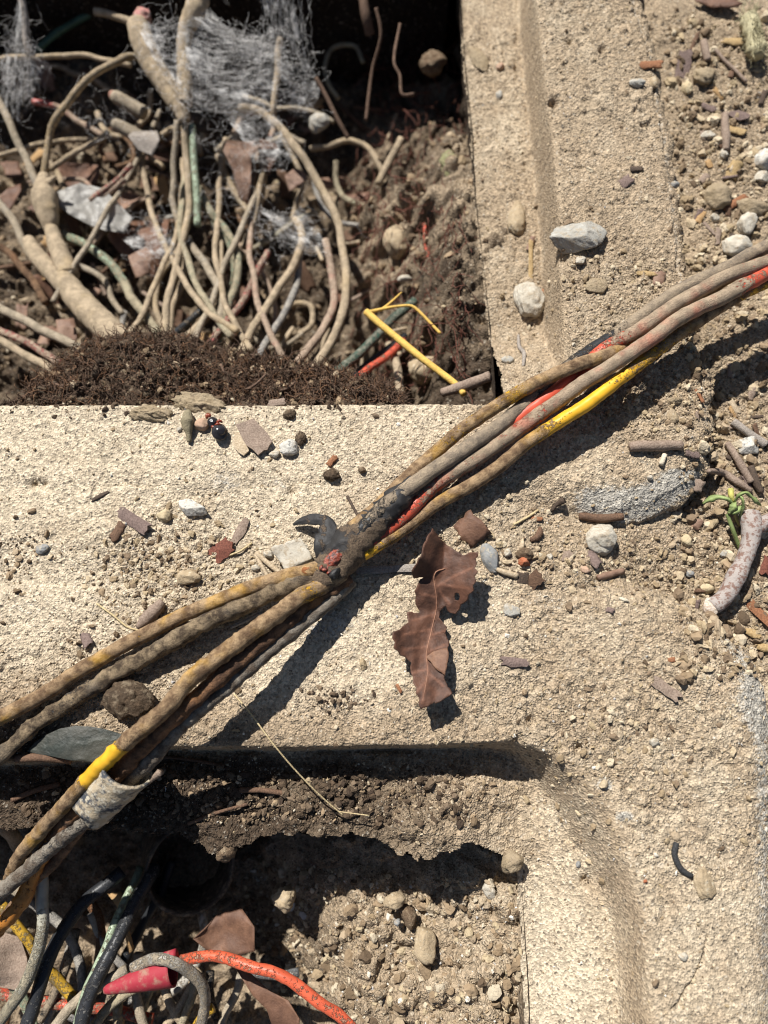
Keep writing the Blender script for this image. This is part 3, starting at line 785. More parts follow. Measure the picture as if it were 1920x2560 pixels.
cable('dark brown cable running into the battered sleeve and out of it red', 'rust',
      [(870, 1440, 6), (818, 1478, 7.5), (748, 1525, 10.5), (648, 1610, 14), (560, 1682, 16), (470, 1758, 16), (415, 1810, 14), (352, 1872, 9.5), (300, 1930, 5), (255, 1972, 1), (208, 2014, -4), (166, 2056, -9), (120, 2120, -17), (77, 2200, -26), (58, 2245, -30), (23, 2290, -33), (-30, 2345, -36)],
      2.3, [(0, .8), (.5, .9), (.65, .7), (.75, .3), (1, .2)], crust=.12)
cable('grey cable with pale dried crust that leaves the battered sleeve toward the left edge', 'bluegrey',
      [(880, 1450, 5), (832, 1496, 6.5), (765, 1548, 9), (665, 1632, 12), (578, 1708, 13.5), (505, 1770, 13), (446, 1824, 11), (388, 1888, 7), (330, 1945, 3), (280, 1990, -1), (231, 2037, -5), (174, 2083, -9), (116, 2133, -14), (58, 2187, -19), (-40, 2262, -26)],
      2.15, [(0, .7), (.35, .75), (.5, .6), (.6, .5), (.7, .5), (1, .7)], crust=.10)
cable('thin brown cable seen under the grey one below the battered sleeve', 'brown',
      [(300, 1960, 1), (250, 2010, -5), (215, 2055, -10), (170, 2110, -18), (110, 2180, -26), (60, 2235, -34), (0, 2310, -40)], 1.7, .75)

# the splice: shrunken black tape round the joint
spl = empty('cable_splice', P(865, 1390, 6))
tag(spl, 'burnt black tape splice in mid bundle with torn tape and exposed red core', 'cable splice')
b = NB('burnt_tape')
n_ = b.noise(3.0, 5, .65); f_ = b.noise(.5, 4, .65, 3)
m_ = b.ramp(b.math('ADD', b.attr('dust'), b.math('MULTIPLY', b.math('SUBTRACT', n_, .5), 1.4)), .4, .62)
c_ = b.mix(m_, (.022, .021, .021), b.mix(b.ramp(f_, .35, .65), (.16, .115, .075), (.075, .052, .036)))
TAPE = b.done(c_, b.ramp(m_, 0, 1, .6, .95), b.bump(b.math('ADD', b.math('MULTIPLY', m_, f_), b.math('MULTIPLY', n_, .6)), .6, .9), .4)
axp = catmull(np.array([P(1040, 1206, 9.0), P(1000, 1243, 9.6), P(960, 1283, 9.8), P(925, 1318, 9.2), P(890, 1352, 8.8), P(862, 1382, 8.6), P(838, 1412, 8.6), P(815, 1438, 8.6), P(785, 1462, 8.6)]), .6)
tt = np.linspace(0, 1, len(axp))
rr = np.interp(tt, [0, .16, .3, .42, .52, .64, .74, .84, .93, 1], [2.2, 3.5, 4.0, 4.7, 5.3, 5.6, 5.5, 5.1, 4.3, 2.6]) * (1 + .05 * ((tt * 9) % 1.0))
v, f, s_, _ = tube_geo(axp, rr, 40, .10, 77)
cen = np.repeat(axp, 40, 0)
nr_ = (v - cen); a0 = np.array((-.6, .45, .66)); a0 /= np.linalg.norm(a0)
dd = np.exp(-((v - np.array(P(836, 1396, 13.2))) ** 2).sum(1) / 3.0 ** 2)
v = v - nr_ / (np.linalg.norm(nr_, axis=1)[:, None] + 1e-6) * (dd * 2.0)[:, None]
v += (.7 * billow(v[:, 0] * 1.2 + v[:, 2], v[:, 1] * 1.2 - v[:, 2], 2.4, 3, 5))[:, None] * nr_ / (np.linalg.norm(nr_, axis=1)[:, None] + 1e-6)
du = np.interp(np.repeat(tt, 40), [0, .1, .3, .42, .5, .6, .7, .82, 1], [.5, .15, .12, .4, .85, .7, .45, .8, 1.0]) + .25 * np.clip(v[:, 0] - cen[:, 0] - (v[:, 1] - cen[:, 1]), -3, 4) / 4
mesh_obj('tape_wrap', v, f, TAPE, spl, dict(dust=du))
# the exposed core
b = NB('exposed_copper')
CORE = b.done(b.mix(b.ramp(b.noise(.9, 4, .6, 1, (1, 1, 1)), .4, .62), (.27, .055, .028), (.06, .02, .016)), .3, b.bump(b.noise(.7, 4, .6, 4), .5, .9), .6)
p0 = P(833, 1398, 12.5)
v, f = rock_geo(8.6, 4.2, 2.6, 12, 3, .2, .2, 52); mesh_obj('core', v + p0, f, CORE, spl)
for k, (px, py, sz) in enumerate(((812, 1424, 1.2), (822, 1431, 1.0), (803, 1419, 1.1))):
    v, f = rock_geo(sz * 1.6, sz, sz, 20 + k, 2, .2, .1, 30 * k); mesh_obj('copper_strand', v + P(px, py, 13.4), f, CORE, spl)
v, f = rock_geo(4.2, 2.6, 1.8, 33, 3, .2, .12, 25); mesh_obj('bare_insulation', v + P(768, 1424, 11.6), f, mat_rock('orange_insulation', (.30, .12, .045), (.20, .075, .03)), spl)
v, f = rock_geo(4.2, 3.0, 2.6, 34, 3, .8, .12, 40); mesh_obj('tape_scrap', v + P(838, 1433, 13.2), f, TAPE, spl, dict(dust=np.full(len(v), .2)))
# the torn end of tape sticking up and turning left
def ribbon(center, width, zup, twist=0.0, n=40, m=9, bow=.6):
    c = catmull(center, np.linalg.norm(np.diff(np.array(center), axis=0), axis=1).sum() / n)
    t = np.linspace(0, 1, len(c)); wd = np.interp(t, np.linspace(0, 1, len(width)), width) * (1 + .12 * vn(t * 60, t * 0 + 3, 4, 8))
    d = np.gradient(c, axis=0); d /= np.linalg.norm(d, axis=1)[:, None]
    side = np.cross(d, np.array((0, 0, 1.0))); side /= np.linalg.norm(side, axis=1)[:, None] + 1e-9
    q = np.linspace(-1, 1, m)
    v = c[:, None] + side[:, None] * (q[None, :, None] * wd[:, None, None] / 2)
    v[..., 2] += bow * (1 - q[None] ** 2) + .5 * fbm(t[:, None] * 20 + 0 * q, q[None] * 3 + 0 * t[:, None], 3, 3, 9)
    v = v.reshape(-1, 3)
    i, j = np.meshgrid(np.arange(len(c) - 1), np.arange(m - 1), indexing='ij')
    f = np.stack([i * m + j, i * m + j + 1, (i + 1) * m + j + 1, (i + 1) * m + j], -1).reshape(-1, 4)
    return v, f
v, f = ribbon([P(818, 1392, 9), P(812, 1362, 10.5), P(820, 1330, 9), P(812, 1304, 7.5), P(786, 1298, 6.0), P(764, 1300, 4.2), P(746, 1305, 3), P(733, 1312, 2)], [7.5, 6.5, 6.5, 5, 3.5, 3.3, 2.9, .8], 0, bow=.25)
o = mesh_obj('torn_tape', v, f, TAPE, spl, dict(dust=.28 + .2 * np.sin(v[:, 0] * 1.3))); md = o.modifiers.new('thick', 'SOLIDIFY'); md.thickness = .6 * S

# battered sleeve round the lower cables
a_, b_ = P(322, 1917, 5.5), P(232, 2018, -4.5)
ax_ = np.linspace(0, 1, 26)[:, None] * (b_ - a_)[None] + a_[None]
v, f, s_, _ = tube_geo(ax_, np.interp(np.linspace(0, 1, 26), [0, .15, .6, 1], [7.2, 7.0, 6.7, 6.2]), 44, .05, 31, cap=False)
th = np.tile(np.linspace(0, 2 * np.pi, 44, endpoint=False), 26); ss = np.repeat(np.linspace(0, 1, 26), 44)
v += ((b_ - a_) / np.linalg.norm(b_ - a_))[None] * (.9 * np.sin(th * 2 + 1) * (ss < .1) - 1.4 * np.cos(th * 3) * (ss > .93))[:, None]
v += .3 * np.stack([fbm(v[:, 0], v[:, 1], 3, 3, 3), fbm(v[:, 1], v[:, 2], 3, 3, 4), fbm(v[:, 0], v[:, 2], 3, 3, 6)], -1)
b = NB('battered_sleeve')
c_ = b.mix(b.ramp(b.noise(4.4, 5, .7), .44, .58), (.44, .36, .25), (.06, .068, .082))
c_ = b.mix(b.ramp(b.noise(1.6, 4, .65, 5), .5, .62), c_, (.52, .47, .37))
SLV = b.done(c_, .8, b.bump(b.noise(1.0, 5, .7, 2), .5, .9))
o = mesh_obj('cable_sleeve', v, np.array(f), SLV); md = o.modifiers.new('thick', 'SOLIDIFY'); md.thickness = .9 * S; md.offset = -1
tag(o, 'battered tubular sleeve with flaking bluish and tan crust round the lower left cables', 'cable sleeve')
stick('short splinter of grey root sticking out beside the battered sleeve', [(348, 1972, -1), (372, 1955, 2), (392, 1938, 5), (401, 1930, 6)], [.7, .6, .7, 1.1], 'bark', 3, 'splinter', 'splinter', False)

# ------------------------------------------------------------------ the big dead leaf
LP = [(1070, 570), (1110, 612), (1160, 650), (1190, 668), (1215, 690), (1250, 716), (1290, 704), (1336, 710), (1322, 745), (1330, 775), (1318, 800), (1336, 822), (1318, 850), (1326, 880), (1308, 905), (1314, 935), (1285, 955), (1283, 985), (1246, 1008), (1240, 1030), (1220, 1060), (1180, 1050), (1160, 1010), (1125, 1040), (1118, 1078), (1150, 1120), (1168, 1140), (1156, 1175), (1178, 1225), (1170, 1290), (1163, 1340), (1150, 1400), (1142, 1452), (1190, 1545), (1150, 1570), (1120, 1592), (1060, 1612), (1000, 1640), (988, 1610), (992, 1575), (972, 1545), (976, 1510), (956, 1480), (958, 1445), (944, 1405), (948, 1360), (925, 1340), (905, 1322), (880, 1316), (868, 1290), (846, 1280), (850, 1240), (834, 1215), (836, 1178), (880, 1160), (908, 1128), (932, 1110), (924, 1050), (948, 1046), (972, 1055), (1004, 1048), (985, 1020), (972, 980), (968, 930), (985, 890), (1000, 860), (1032, 846), (995, 848), (955, 852), (945, 822), (975, 785), (1000, 742), (1008, 700), (1030, 650), (1045, 610)]
def lw(q, z=5.5): return tuple(P(640 + q[0] / 2.44, 1100 + q[1] / 2.44, z)[:2])
LPW = [lw(q) for q in LP]
LK = np.array([lw(q) for q in ((1100, 620), (1120, 780), (1090, 950), (1090, 1100), (1040, 1300), (1060, 1480), (1180, 1545))])
lk0, lk1 = np.array(lw((1110, 600))), np.array(lw((1040, 1600)))
lax = (lk1 - lk0) / np.linalg.norm(lk1 - lk0); lsd = np.array((-lax[1], lax[0]))
LLEN = np.linalg.norm(lk1 - lk0)
def leafz(x, y):
    u = ((x - lk0[0]) * lax[0] + (y - lk0[1]) * lax[1]) / LLEN
    s = (x - lk0[0]) * lsd[0] + (y - lk0[1]) * lsd[1]
    g = H(x, y)
    z = np.interp(u, [-.05, .12, .3, .45, .6, .72, .85, 1.0], [9.5, 7.5, 6.5, 4.0, 4.5, 5.0, 7.5, 9.0])
    z = z + .055 * (s - 1) ** 2 * np.interp(u, [0, .3, .6, 1], [.5, .45, .35, .3])
    z = z + np.clip(s - 2, 0, 9) * np.interp(u, [0, .3, .5, .75, 1], [.25, .25, .1, -.05, .15])
    z = z + .85 * np.clip(2.0 - s, 0, 9) * sstep(.30, .16, u) + .35 * np.clip(-3 - s, 0, 9) * sstep(.5, .6, u) * sstep(.85, .75, u)
    z = z + 1.4 * fbm(x, y, 9, 3, 7) + .35 * fbm(x, y, 3, 3, 8)
    return np.maximum(z, g + .8)
vn_ = [((1085, 830), (1105, 1000)), ((1105, 1000), (1075, 1150)), ((1075, 1150), (1040, 1300)), ((1040, 1300), (1045, 1420)), ((1045, 1420), (1010, 1600)), ((1150, 790), (1085, 830)), ((1095, 900), (1200, 840)), ((1105, 960), (1000, 940)), ((1090, 1060), (960, 1100)),
       ((1075, 1150), (900, 1190)), ((1065, 1190), (1160, 1160)), ((1050, 1260), (900, 1280)), ((1040, 1300), (1150, 1250)), ((1045, 1420), (1140, 1500)), ((1040, 1400), (960, 1420)), ((1030, 1480), (980, 1530)), ((1200, 840), (1300, 800)), ((1120, 920), (1180, 1000)), ((1120, 880), (1290, 920))]
LH = [lw(q) for q in ((1214, 938), (1230, 940), (1240, 960), (1232, 985), (1214, 978), (1208, 958))]
big = flake(LPW, leafz, wmat('bigleaf'), 'large torn brown dead leaf curling up on the crossbar, right of the splice', 'leaf', .35, 'dead_leaf', .5, veins=[(lw(a), lw(b)) for a, b in vn_], vw=.36, jagmm=.22, holes=[LH])
mid = catmull(np.array([(*lw(q), 0) for q in ((1150, 790), (1085, 830), (1105, 1000), (1075, 1150), (1040, 1300), (1045, 1420), (1010, 1600))]), .8)
mid[:, 2] = leafz(mid[:, 0], mid[:, 1]) + .05
v, f, _, _ = tube_geo(mid, np.linspace(.22, .1, len(mid)), 6); mesh_obj('midrib', v, f, mat_leaf('leaf_rib', (.30, .16, .10), (.22, .11, .07)), big)
fold = flake([lw(q) for q in ((1040, 1320), (1080, 1290), (1165, 1270), (1172, 1300), (1160, 1370), (1146, 1440), (1110, 1410), (1075, 1370))], lambda x, y: leafz(x, y) + 1.0 + .12 * (x - lw((1100, 1350))[0]) ** 2 * .3, mat_leaf('leaf_underside', (.22, .12, .072), (.14, .072, .045)), None, None, .3, 'folded_lobe', .8, parent=big, jagmm=.2)
fold['label'] = 'paler tan underside of the folded lobe'
# dark leathery leaf at the left, under the cables
DLF = [(66, 1879), (84, 1858), (115, 1838), (150, 1822), (190, 1814), (230, 1816), (270, 1824), (312, 1838), (296, 1862), (270, 1884), (235, 1905), (180, 1900), (130, 1890), (90, 1884)]
def dl(x, y): return 2.2 + 1.6 * np.sin((x + 100) * .12) + .35 * fbm(x, y, 5, 3, 4) - .06 * (y - P(180, 1860, 2)[1]) ** 2 * .25
flake([tuple(P(*q, 2.5)[:2]) for q in DLF], dl, wmat('darkleaf'), 'dark leathery leaf lying at the crossbar edge under the left cables', 'leaf', .5, 'dark_leaf', 1.0, veins=[(tuple(P(70, 1876, 2)[:2]), tuple(P(300, 1845, 2)[:2]))])
# ------------------------------------------------------------------ inside the upper opening
def pc(label, key, r, z, pts, dust=.75, **k):
    """a cable in the pit: z one height, or one per point"""
    zz = [z] * len(pts) if not isinstance(z, (list, tuple)) else list(np.interp(np.linspace(0, 1, len(pts)), np.linspace(0, 1, len(z)), z))
    return cable(label, key, [(a, b, c) for (a, b), c in zip(pts, zz)], r * .88, dust, 'cables tangled in the upper opening' if pts[0][1] < 1100 else 'cables in the lower opening', sides=10, step=1.4, wob=.10, jit=.8, crust=.04, **k)
pc('tan cable bent in a big arch at upper left of the deep opening', 'tan', 1.7, [-40, -34, -40, -48, -55], [(340, 143), (309, 145), (247, 179), (185, 231), (150, 278), (127, 340), (116, 405), (112, 460)], .45)
pc('straight grey-brown cable slanting down from left edge into the crumpled taped joint', 'tangrey', 1.9, [-45, -50, -55], [(-30, 205), (0, 260), (27, 309), (54, 370), (89, 459), (100, 490)], .8)
pc('thin tan cable curving level from left edge below the big arch', 'tan', 1.3, -62, [(-40, 410), (0, 390), (77, 366), (154, 350), (216, 351), (262, 352)], .7)
pc('short tan cable with red tip pointing at the dusty wire connectors', 'tan', 1.4, [-58, -52], [(131, 424), (174, 390), (216, 363), (255, 343), (268, 326)], [(0, .7), (.8, .7), (.9, .5), (1, .7)])
pc('tan cable with bright red tip behind the big arch', 'pink', 1.5, -60, [(84, 248), (123, 258), (154, 270), (185, 293), (228, 322), (262, 345)], [(0, .1), (.2, .2), (.35, .8), (1, .9)])
pc('thin tan cable running level near the top left of the opening', 'tan', 1.3, -45, [(-40, 158), (0, 149), (77, 141), (154, 137), (216, 139), (270, 150), (330, 165)], .8)
pc('dark green cable slanting in shade at top left', 'darkgreen', 1.8, -60, [(90, 125), (104, 112), (174, 62), (240, 22), (300, -20)], .2)
pc('tan cable joining the webbed connector near the top edge', 'tan', 1.8, -38, [(235, 28), (260, 32), (289, 40), (336, 58), (365, 80)], .75)
pc('pale cable, left of three hanging from the webbed splice', 'tangrey', 1.6, [-40, -52, -58], [(448, 300), (444, 345), (436, 400), (432, 463), (428, 500), (440, 549), (462, 592)], .55)
pc('long pale cable, middle of three hanging from the webbed splice down to the root mat', 'tan', 1.75, [-40, -48, -52, -50, -44], [(462, 300), (463, 347), (468, 405), (471, 463), (470, 520), (455, 607), (436, 673), (420, 742), (409, 812), (405, 870)], .72)
pc('pale green cable, right of three hanging from the webbed splice', 'green', 1.7, [-42, -52], [(478, 310), (482, 355), (486, 410), (488, 463), (491, 520), (493, 565)], .3)
pc('green and tan cable bending right then back, left of the red one', 'green', 1.9, [-55, -55, -46], [(495, 470), (505, 490), (540, 546), (575, 600), (592, 642), (592, 704), (579, 750), (565, 800), (548, 860)], .5)
pc('greenish cable lying against the bending green and tan one', 'green', 1.7, -58, [(517, 526), (548, 580), (579, 623), (586, 680), (570, 740)], .45)
pc('tan and grey cable hooked downward in mid opening', 'tangrey', 1.9, [-58, -52, -46], [(470, 600), (478, 615), (513, 665), (540, 704), (553, 742), (550, 804), (540, 870)], .65)
pc('short tan cable tucked behind the long pale cable', 'tan', 1.6, -62, [(472, 620), (469, 634), (455, 711), (428, 792), (415, 850)], .8)
pc('thick cream and green cable curving right from beside the forked taped splice', 'green', 2.1, [-58, -52, -48, -44], [(158, 590), (172, 598), (208, 615), (262, 650), (301, 696), (332, 742), (370, 789), (392, 830), (410, 880)], [(0, .4), (.3, .35), (.5, .45), (.6, .9), (.8, .6), (1, .8)])
pc('dark tan cable at left edge beside the forked taped splice', 'tangrey', 1.9, -56, [(-30, 470), (0, 515), (35, 557), (58, 607), (75, 640)], .8)
pc('grey cable running right and down from left edge under the forked splice', 'tangrey', 2.1, [-50, -44], [(-40, 752), (0, 773), (58, 800), (116, 827), (185, 862), (230, 890)], .75)
pc('reddish cable at left edge above the root mat', 'pink', 1.7, [-48, -40], [(-40, 812), (0, 831), (58, 854), (110, 882), (150, 905)], .5)
pc('tan cable at left edge, lowest above the root mat', 'tan', 1.9, [-46, -38], [(-40, 838), (0, 856), (77, 897), (130, 925), (170, 950)], .8)
pc('black cable lying slantwise above the middle of the root mat', 'black', 1.7, [-46, -52], [(425, 850), (451, 823), (494, 781), (536, 742), (560, 715)], .3)
pc('tan cable lying slantwise just right of the black one', 'tan', 1.8, [-44, -52], [(440, 870), (463, 847), (509, 800), (548, 760)], .8)
pc('pinkish red cable slanting up from the root mat', 'pink', 1.6, [-42, -50, -56], [(530, 860), (563, 812), (602, 758), (633, 708), (652, 665), (670, 630)], .45)
pc('tan cable rising from the root mat, left of two ahead of the big curved one', 'tan', 1.9, [-40, -48, -55], [(600, 895), (618, 858), (660, 773), (691, 731), (726, 677), (753, 611), (750, 570), (734, 545)], .75)
pc('grey cable rising from the root mat, right of two ahead of the big curved one', 'grey', 1.7, [-40, -50, -56], [(640, 900), (656, 874), (707, 796), (734, 742), (749, 688), (752, 640)], .7)
pc('long tan cable making the big curve down the right of the tangle', 'tan', 2.0, [-44, -42, -46, -48, -42, -36], [(600, 275), (630, 274), (660, 285), (714, 332), (757, 390), (791, 448), (822, 502), (845, 565), (861, 634), (866, 711), (857, 789), (830, 858), (799, 904), (770, 950)], .8)
pc('reddish cable following the inside of the big curve', 'pink', 1.9, [-52, -46, -40], [(815, 600), (830, 681), (838, 750), (815, 812), (776, 866), (745, 905), (715, 940)], .6)
pc('grey-green cable slanting under the yellow straw', 'darkgreen', 2.0, [-36, -44], [(820, 945), (845, 924), (888, 889), (930, 850), (977, 804), (1015, 773), (1040, 750)], .45)
pc('red cable under the lower end of the yellow straw', 'red', 1.7, [-38, -46], [(870, 965), (896, 943), (934, 912), (981, 877), (1010, 855)], .3)
pc('black cable beside the short red one under the yellow straw', 'black', 1.5, [-40, -48], [(875, 945), (896, 928), (950, 885), (1015, 838)], .2)
pc('short tan cable standing by the corner under the yellow straw', 'tan', 1.9, [-52, -38], [(975, 860), (988, 889), (998, 935), (1003, 985)], .75)
pc('pale straight cable rising through the cobweb right of the webbed splice', 'tan', 1.6, [-30, -36, -44], [(700, 95), (692, 120), (691, 193), (684, 278), (680, 300)], .85)
pc('tan cable slanting behind the middle of the tangle', 'tan', 1.6, -60, [(675, 380), (656, 424), (641, 509), (629, 557), (606, 620)], .85)
pc('tan cable crossing behind, toward the long pale cable', 'tan', 1.6, -62, [(545, 385), (560, 424), (591, 486), (618, 525), (630, 550)], .85)
pc('tan cable lying close right of the slanting one in mid tangle', 'tan', 1.6, -63, [(664, 440), (655, 500), (640, 570), (620, 625)], .85)
pc('broken tan cable end leaning at the soil slope near the right wall', 'tan', 1.8, [-46, -52], [(1003, 340), (977, 405), (946, 459)], .9)
pc('short red cable scrap hanging on the right soil slope', 'red', .9, [-44, -42], [(1056, 560), (1066, 610), (1078, 655)], .4)
pc('brown cable partly sunk in soil at far left', 'brown', 1.8, -60, [(-30, 600), (30, 640), (80, 700), (120, 760)], .7)
pc('twisted red and tan cable pair scrap pointing right, mid left of the opening', 'pink', 1.3, [-56, -50], [(228, 500), (262, 470), (300, 440), (330, 412)], .45)
pc('reddish cable scrap lying just under the twisted pair scrap', 'pink', 1.3, [-58, -53], [(240, 502), (275, 482), (312, 448)], .55)
rng = np.random.default_rng(77)
for k in range(30):
    a0 = rng.uniform(0, 6.28); x0, y0 = rng.uniform(60, 860), rng.uniform(230, 850); pts = []; turn = rng.normal() * .5
    for q in range(6):
        pts.append((x0, y0)); a0 += turn + rng.normal() * .3; x0 += 48 * math.cos(a0); y0 += 48 * math.sin(a0)
    key = ['tan', 'tangrey', 'tan', 'pink', 'green', 'tan', 'grey', 'brown'][k % 8]
    nm_ = {'tan': 'tan', 'tangrey': 'grey-tan', 'pink': 'reddish', 'green': 'pale green', 'grey': 'grey', 'brown': 'brown'}[key]
    mx_, my_ = np.mean(pts, 0)
    zone = ('left' if mx_ < 330 else 'middle' if mx_ < 620 else 'right') + (' far part' if my_ < 430 else ' near part' if my_ > 640 else ' centre')
    pc('thin %s cable deep under the others in the %s of the tangle' % (nm_, zone), key, rng.uniform(1.0, 1.6), rng.uniform(-74, -60), pts, rng.uniform(.6, .95))
for k in range(7):
    x0, y0, a0 = 340 + 62 * k + rng.uniform(-30, 30), rng.uniform(270, 420), 1.57 + rng.normal() * .3; pts = []; turn = (1.57 - a0) * .2 + rng.normal() * .09
    for q in range(9): pts.append((x0, y0)); a0 += turn + rng.normal() * .05; x0 += 68 * math.cos(a0); y0 += 68 * math.sin(a0)
    pts = [p for p in pts if p[1] < 900]
    key = ['tan', 'tangrey', 'tan', 'green', 'tan', 'pink', 'tangrey', 'grey'][k % 8]
    nm_ = {'tan': 'tan', 'tangrey': 'grey-tan', 'pink': 'reddish', 'green': 'pale green', 'grey': 'grey'}[key]
    pc('dusty %s cable hanging among others toward the root mat, %s of the tangle' % (nm_, 'left part' if pts[0][0] < 480 else 'middle' if pts[0][0] < 640 else 'right part'), key, rng.uniform(1.2, 1.7), [rng.uniform(-70, -60), rng.uniform(-62, -54), -48, -40], pts, rng.uniform(.6, .95))
# taped joints
def taped(label, parts, key='tan', dust=.95, name='taped_splice', mat=None):
    root = empty(name, P(*parts[0][1][0]))
    tag(root, label, 'taped splice')
    for nm, pts, r in parts:
        w3 = np.array([P(*p) for p in pts]); path = catmull(w3, .9); n = len(path); t = np.linspace(0, 1, n)
        rr = np.interp(t, np.linspace(0, 1, len(r)), r)
        ph = np.cumsum(np.full(n, .9)) / 3.4
        rr = rr * (1 + .06 * ((ph + .15 * np.sin(ph * 3)) % 1.0))
        v, f, _, _ = tube_geo(path, rr, 16, .08, len(pts) * 7)
        mesh_obj(nm, v, f, mat or cmat(key), root, dict(dust=np.full(len(v), dust)))
    return root
taped('forked joint wrapped in dusty tape at left of the tangle', [('taped_leg', [(72, 600, -52), (85, 630, -50), (115, 665, -48), (150, 700, -46), (170, 722, -45)], [2.4, 3.6, 3.6, 3.8, 4.0]),
      ('taped_leg', [(128, 570, -50), (138, 605, -48), (155, 645, -46), (172, 690, -45)], [2.6, 3.5, 3.9, 4.2]), ('taped_trunk', [(158, 700, -45), (190, 742, -43), (231, 786, -40), (270, 822, -37), (310, 860, -33)], [4.6, 5.2, 5.4, 5.2, 4.6])])
taped('crumpled dusty taped joint where the big arch meets the left cables', [('taped_trunk', [(110, 440, -52), (108, 470, -50), (112, 505, -48), (122, 545, -49), (128, 575, -51)], [2.2, 3.6, 5.4, 4.6, 3.0]), ('torn_tape', [(112, 470, -49), (128, 452, -47), (140, 440, -46)], [2.6, 1.6, .5])])
taped('thick cobwebbed taped joint with pink end near the top of the opening', [('taped_trunk', [(345, 62, -30), (352, 90, -30), (378, 154, -33), (417, 216, -36), (451, 270, -38), (462, 305, -40)], [4.6, 5.0, 4.8, 4.6, 4.0, 2.5]),
      ('taped_leg', [(500, -30, -22), (490, 20, -24), (465, 75, -28), (458, 130, -31), (462, 200, -34), (462, 260, -37)], [4.6, 4.4, 3.0, 2.6, 3.2, 3.0])], dust=.8)
v, f = rock_geo(8, 8, 7, 5, 3, .1, .04); o = mesh_obj('wire_connector', v + P(355, 42, -29), f, mat_rock('pink_cap', (.50, .22, .20), (.40, .24, .20))); tag(o, 'rounded dusty pink wire connector cap on top of the cobwebbed joint', 'wire connector')
def stub(label, a, b, r, endcol):
    root = empty('wire_connector', P(*a)); tag(root, label, 'wire connector')
    path = np.linspace(P(*a), P(*b), 14)
    rr = r * np.interp(np.linspace(0, 1, 14), [0, .06, .12, 1], [.75, .95, 1, 1.08])
    v, f, _, _ = tube_geo(path, rr, 18, .03, 5); mesh_obj('barrel', v, f, cmat('tangrey'), root, dict(dust=np.full(len(v), .75)))
    v, f = rock_geo(r * 1.5, r * 1.5, r * 1.2, 7, 2, .1, .05); mesh_obj('end_cap', v + P(*a), f, endcol, root)
pk = mat_rock('faded_red', (.36, .15, .12), (.30, .17, .13))
stub('dusty wire connector with faded red end, upper of two lying side by side', (282, 238, -52), (362, 284, -55), 2.9, pk)
stub('dusty wire connector with brownish end, lower of two lying side by side', (282, 306, -50), (350, 345, -54), 2.9, mat_rock('faded_brown', (.27, .19, .15), (.33, .25, .19)))
# leaves, plastic and soil lumps in the pit
def pleaf(label, pts, z, key='pinkleaf', seed=1, amp=2.5, name='dead_leaf', cat='leaf', thick=.3):
    w = [tuple(P(a, b, z)[:2]) for a, b in pts]
    c = np.mean(w, 0)
    flake(w, lambda x, y: z + amp * fbm(x, y, 12, 3, seed) + .03 * ((x - c[0]) ** 2 - (y - c[1]) ** 2), wmat(key), label, cat, thick, name, 1.4)
pleaf('pinkish dead leaf in the cobweb left of the big curved cable', [(565, 345), (600, 330), (640, 340), (655, 370), (630, 400), (625, 450), (610, 490), (590, 470), (580, 420), (562, 390)], -54, seed=3)
pleaf('reddish dead leaf scrap just inside the big curved cable', [(712, 440), (735, 415), (760, 425), (770, 450), (745, 465), (722, 478)], -55, seed=4)
pleaf('brown dead leaf at far left edge of the opening', [(-10, 500), (20, 470), (50, 458), (55, 480), (25, 515), (0, 530)], -58, 'leafbrown', 5)
pleaf('brown dead leaf under the thick cream and green cable', [(290, 560), (350, 520), (420, 540), (430, 600), (400, 660), (350, 690), (310, 650), (280, 610)], -66, 'leafbrown', 6)
pleaf('pinkish leaf scrap right of the forked joint', [(320, 640), (360, 610), (385, 640), (370, 680), (335, 690)], -60, 'pinkleaf', 7)
pleaf('tan leaf scrap below the forked joint', [(140, 800), (180, 790), (195, 840), (185, 870), (145, 850)], -52, 'pinkleaf', 8)
pleaf('grey crumpled tape scrap hanging on the lower wire connector', [(335, 330), (390, 320), (400, 350), (380, 385), (345, 375), (325, 350)], -50, 'grey', 9, name='tape_scrap', cat='tape scrap')
pleaf('brown leaf piece standing in the cobweb at right of the tangle', [(648, 340), (690, 350), (700, 390), (670, 430), (645, 400)], -58, 'leafbrown', 10)
pleaf('brown dead leaf behind the twisted pair scrap', [(150, 410), (210, 400), (260, 430), (240, 470), (180, 480), (150, 450)], -66, 'leafbrown', 12)
b = NB('clear_plastic'); b.b.inputs['Transmission Weight'].default_value = .55; b.b.inputs['IOR'].default_value = 1.3
PLA = b.done((.50, .48, .44), .42, b.bump(b.noise(4, 4, .6), .8, .8), .5)
for lab, pts, sd in (('crumpled clear plastic scrap left of centre in the tangle', [(140, 480), (200, 455), (260, 470), (330, 540), (310, 580), (240, 570), (180, 545), (150, 520)], 3),):
    w_ = [tuple(P(a, c, -55)[:2]) for a, c in pts]
    flake(w_, lambda x, y: -55 + 3.2 * fbm(x, y, 7, 4, sd), PLA, lab, 'plastic scrap', .15, 'plastic_scrap', 1.2)
rock('pale mossy lump clinging to the right wall of the deep opening', 1128, 418, 75, 95, 20, 9, 'mossy', 4, .3, .22, z=-40, name='moss_lump', cat='moss lump')
rock('pale stone half sunk in soil below the cobweb', 800, 315, 55, 50, 10, 7, 'grey', 14, .6, z=-62)
rock('white pebble in the soil slope near the yellow straw', 1012, 697, 40, 18, 5, 3, 'white', 15, .4, z=-46, name='pebble', cat='pebble')
rock('tan soil clod in the slope above the yellow straw', 990, 610, 70, 90, 20, 10, 'tan', 16, .4, .15, z=-52, name='soil_clod', cat='soil clod')
rock('brown soil clod near the top of the right soil slope', 1080, 170, 70, 60, 30, 10, 'brown', 17, .4, .2, z=-50, name='soil_clod', cat='soil clod')
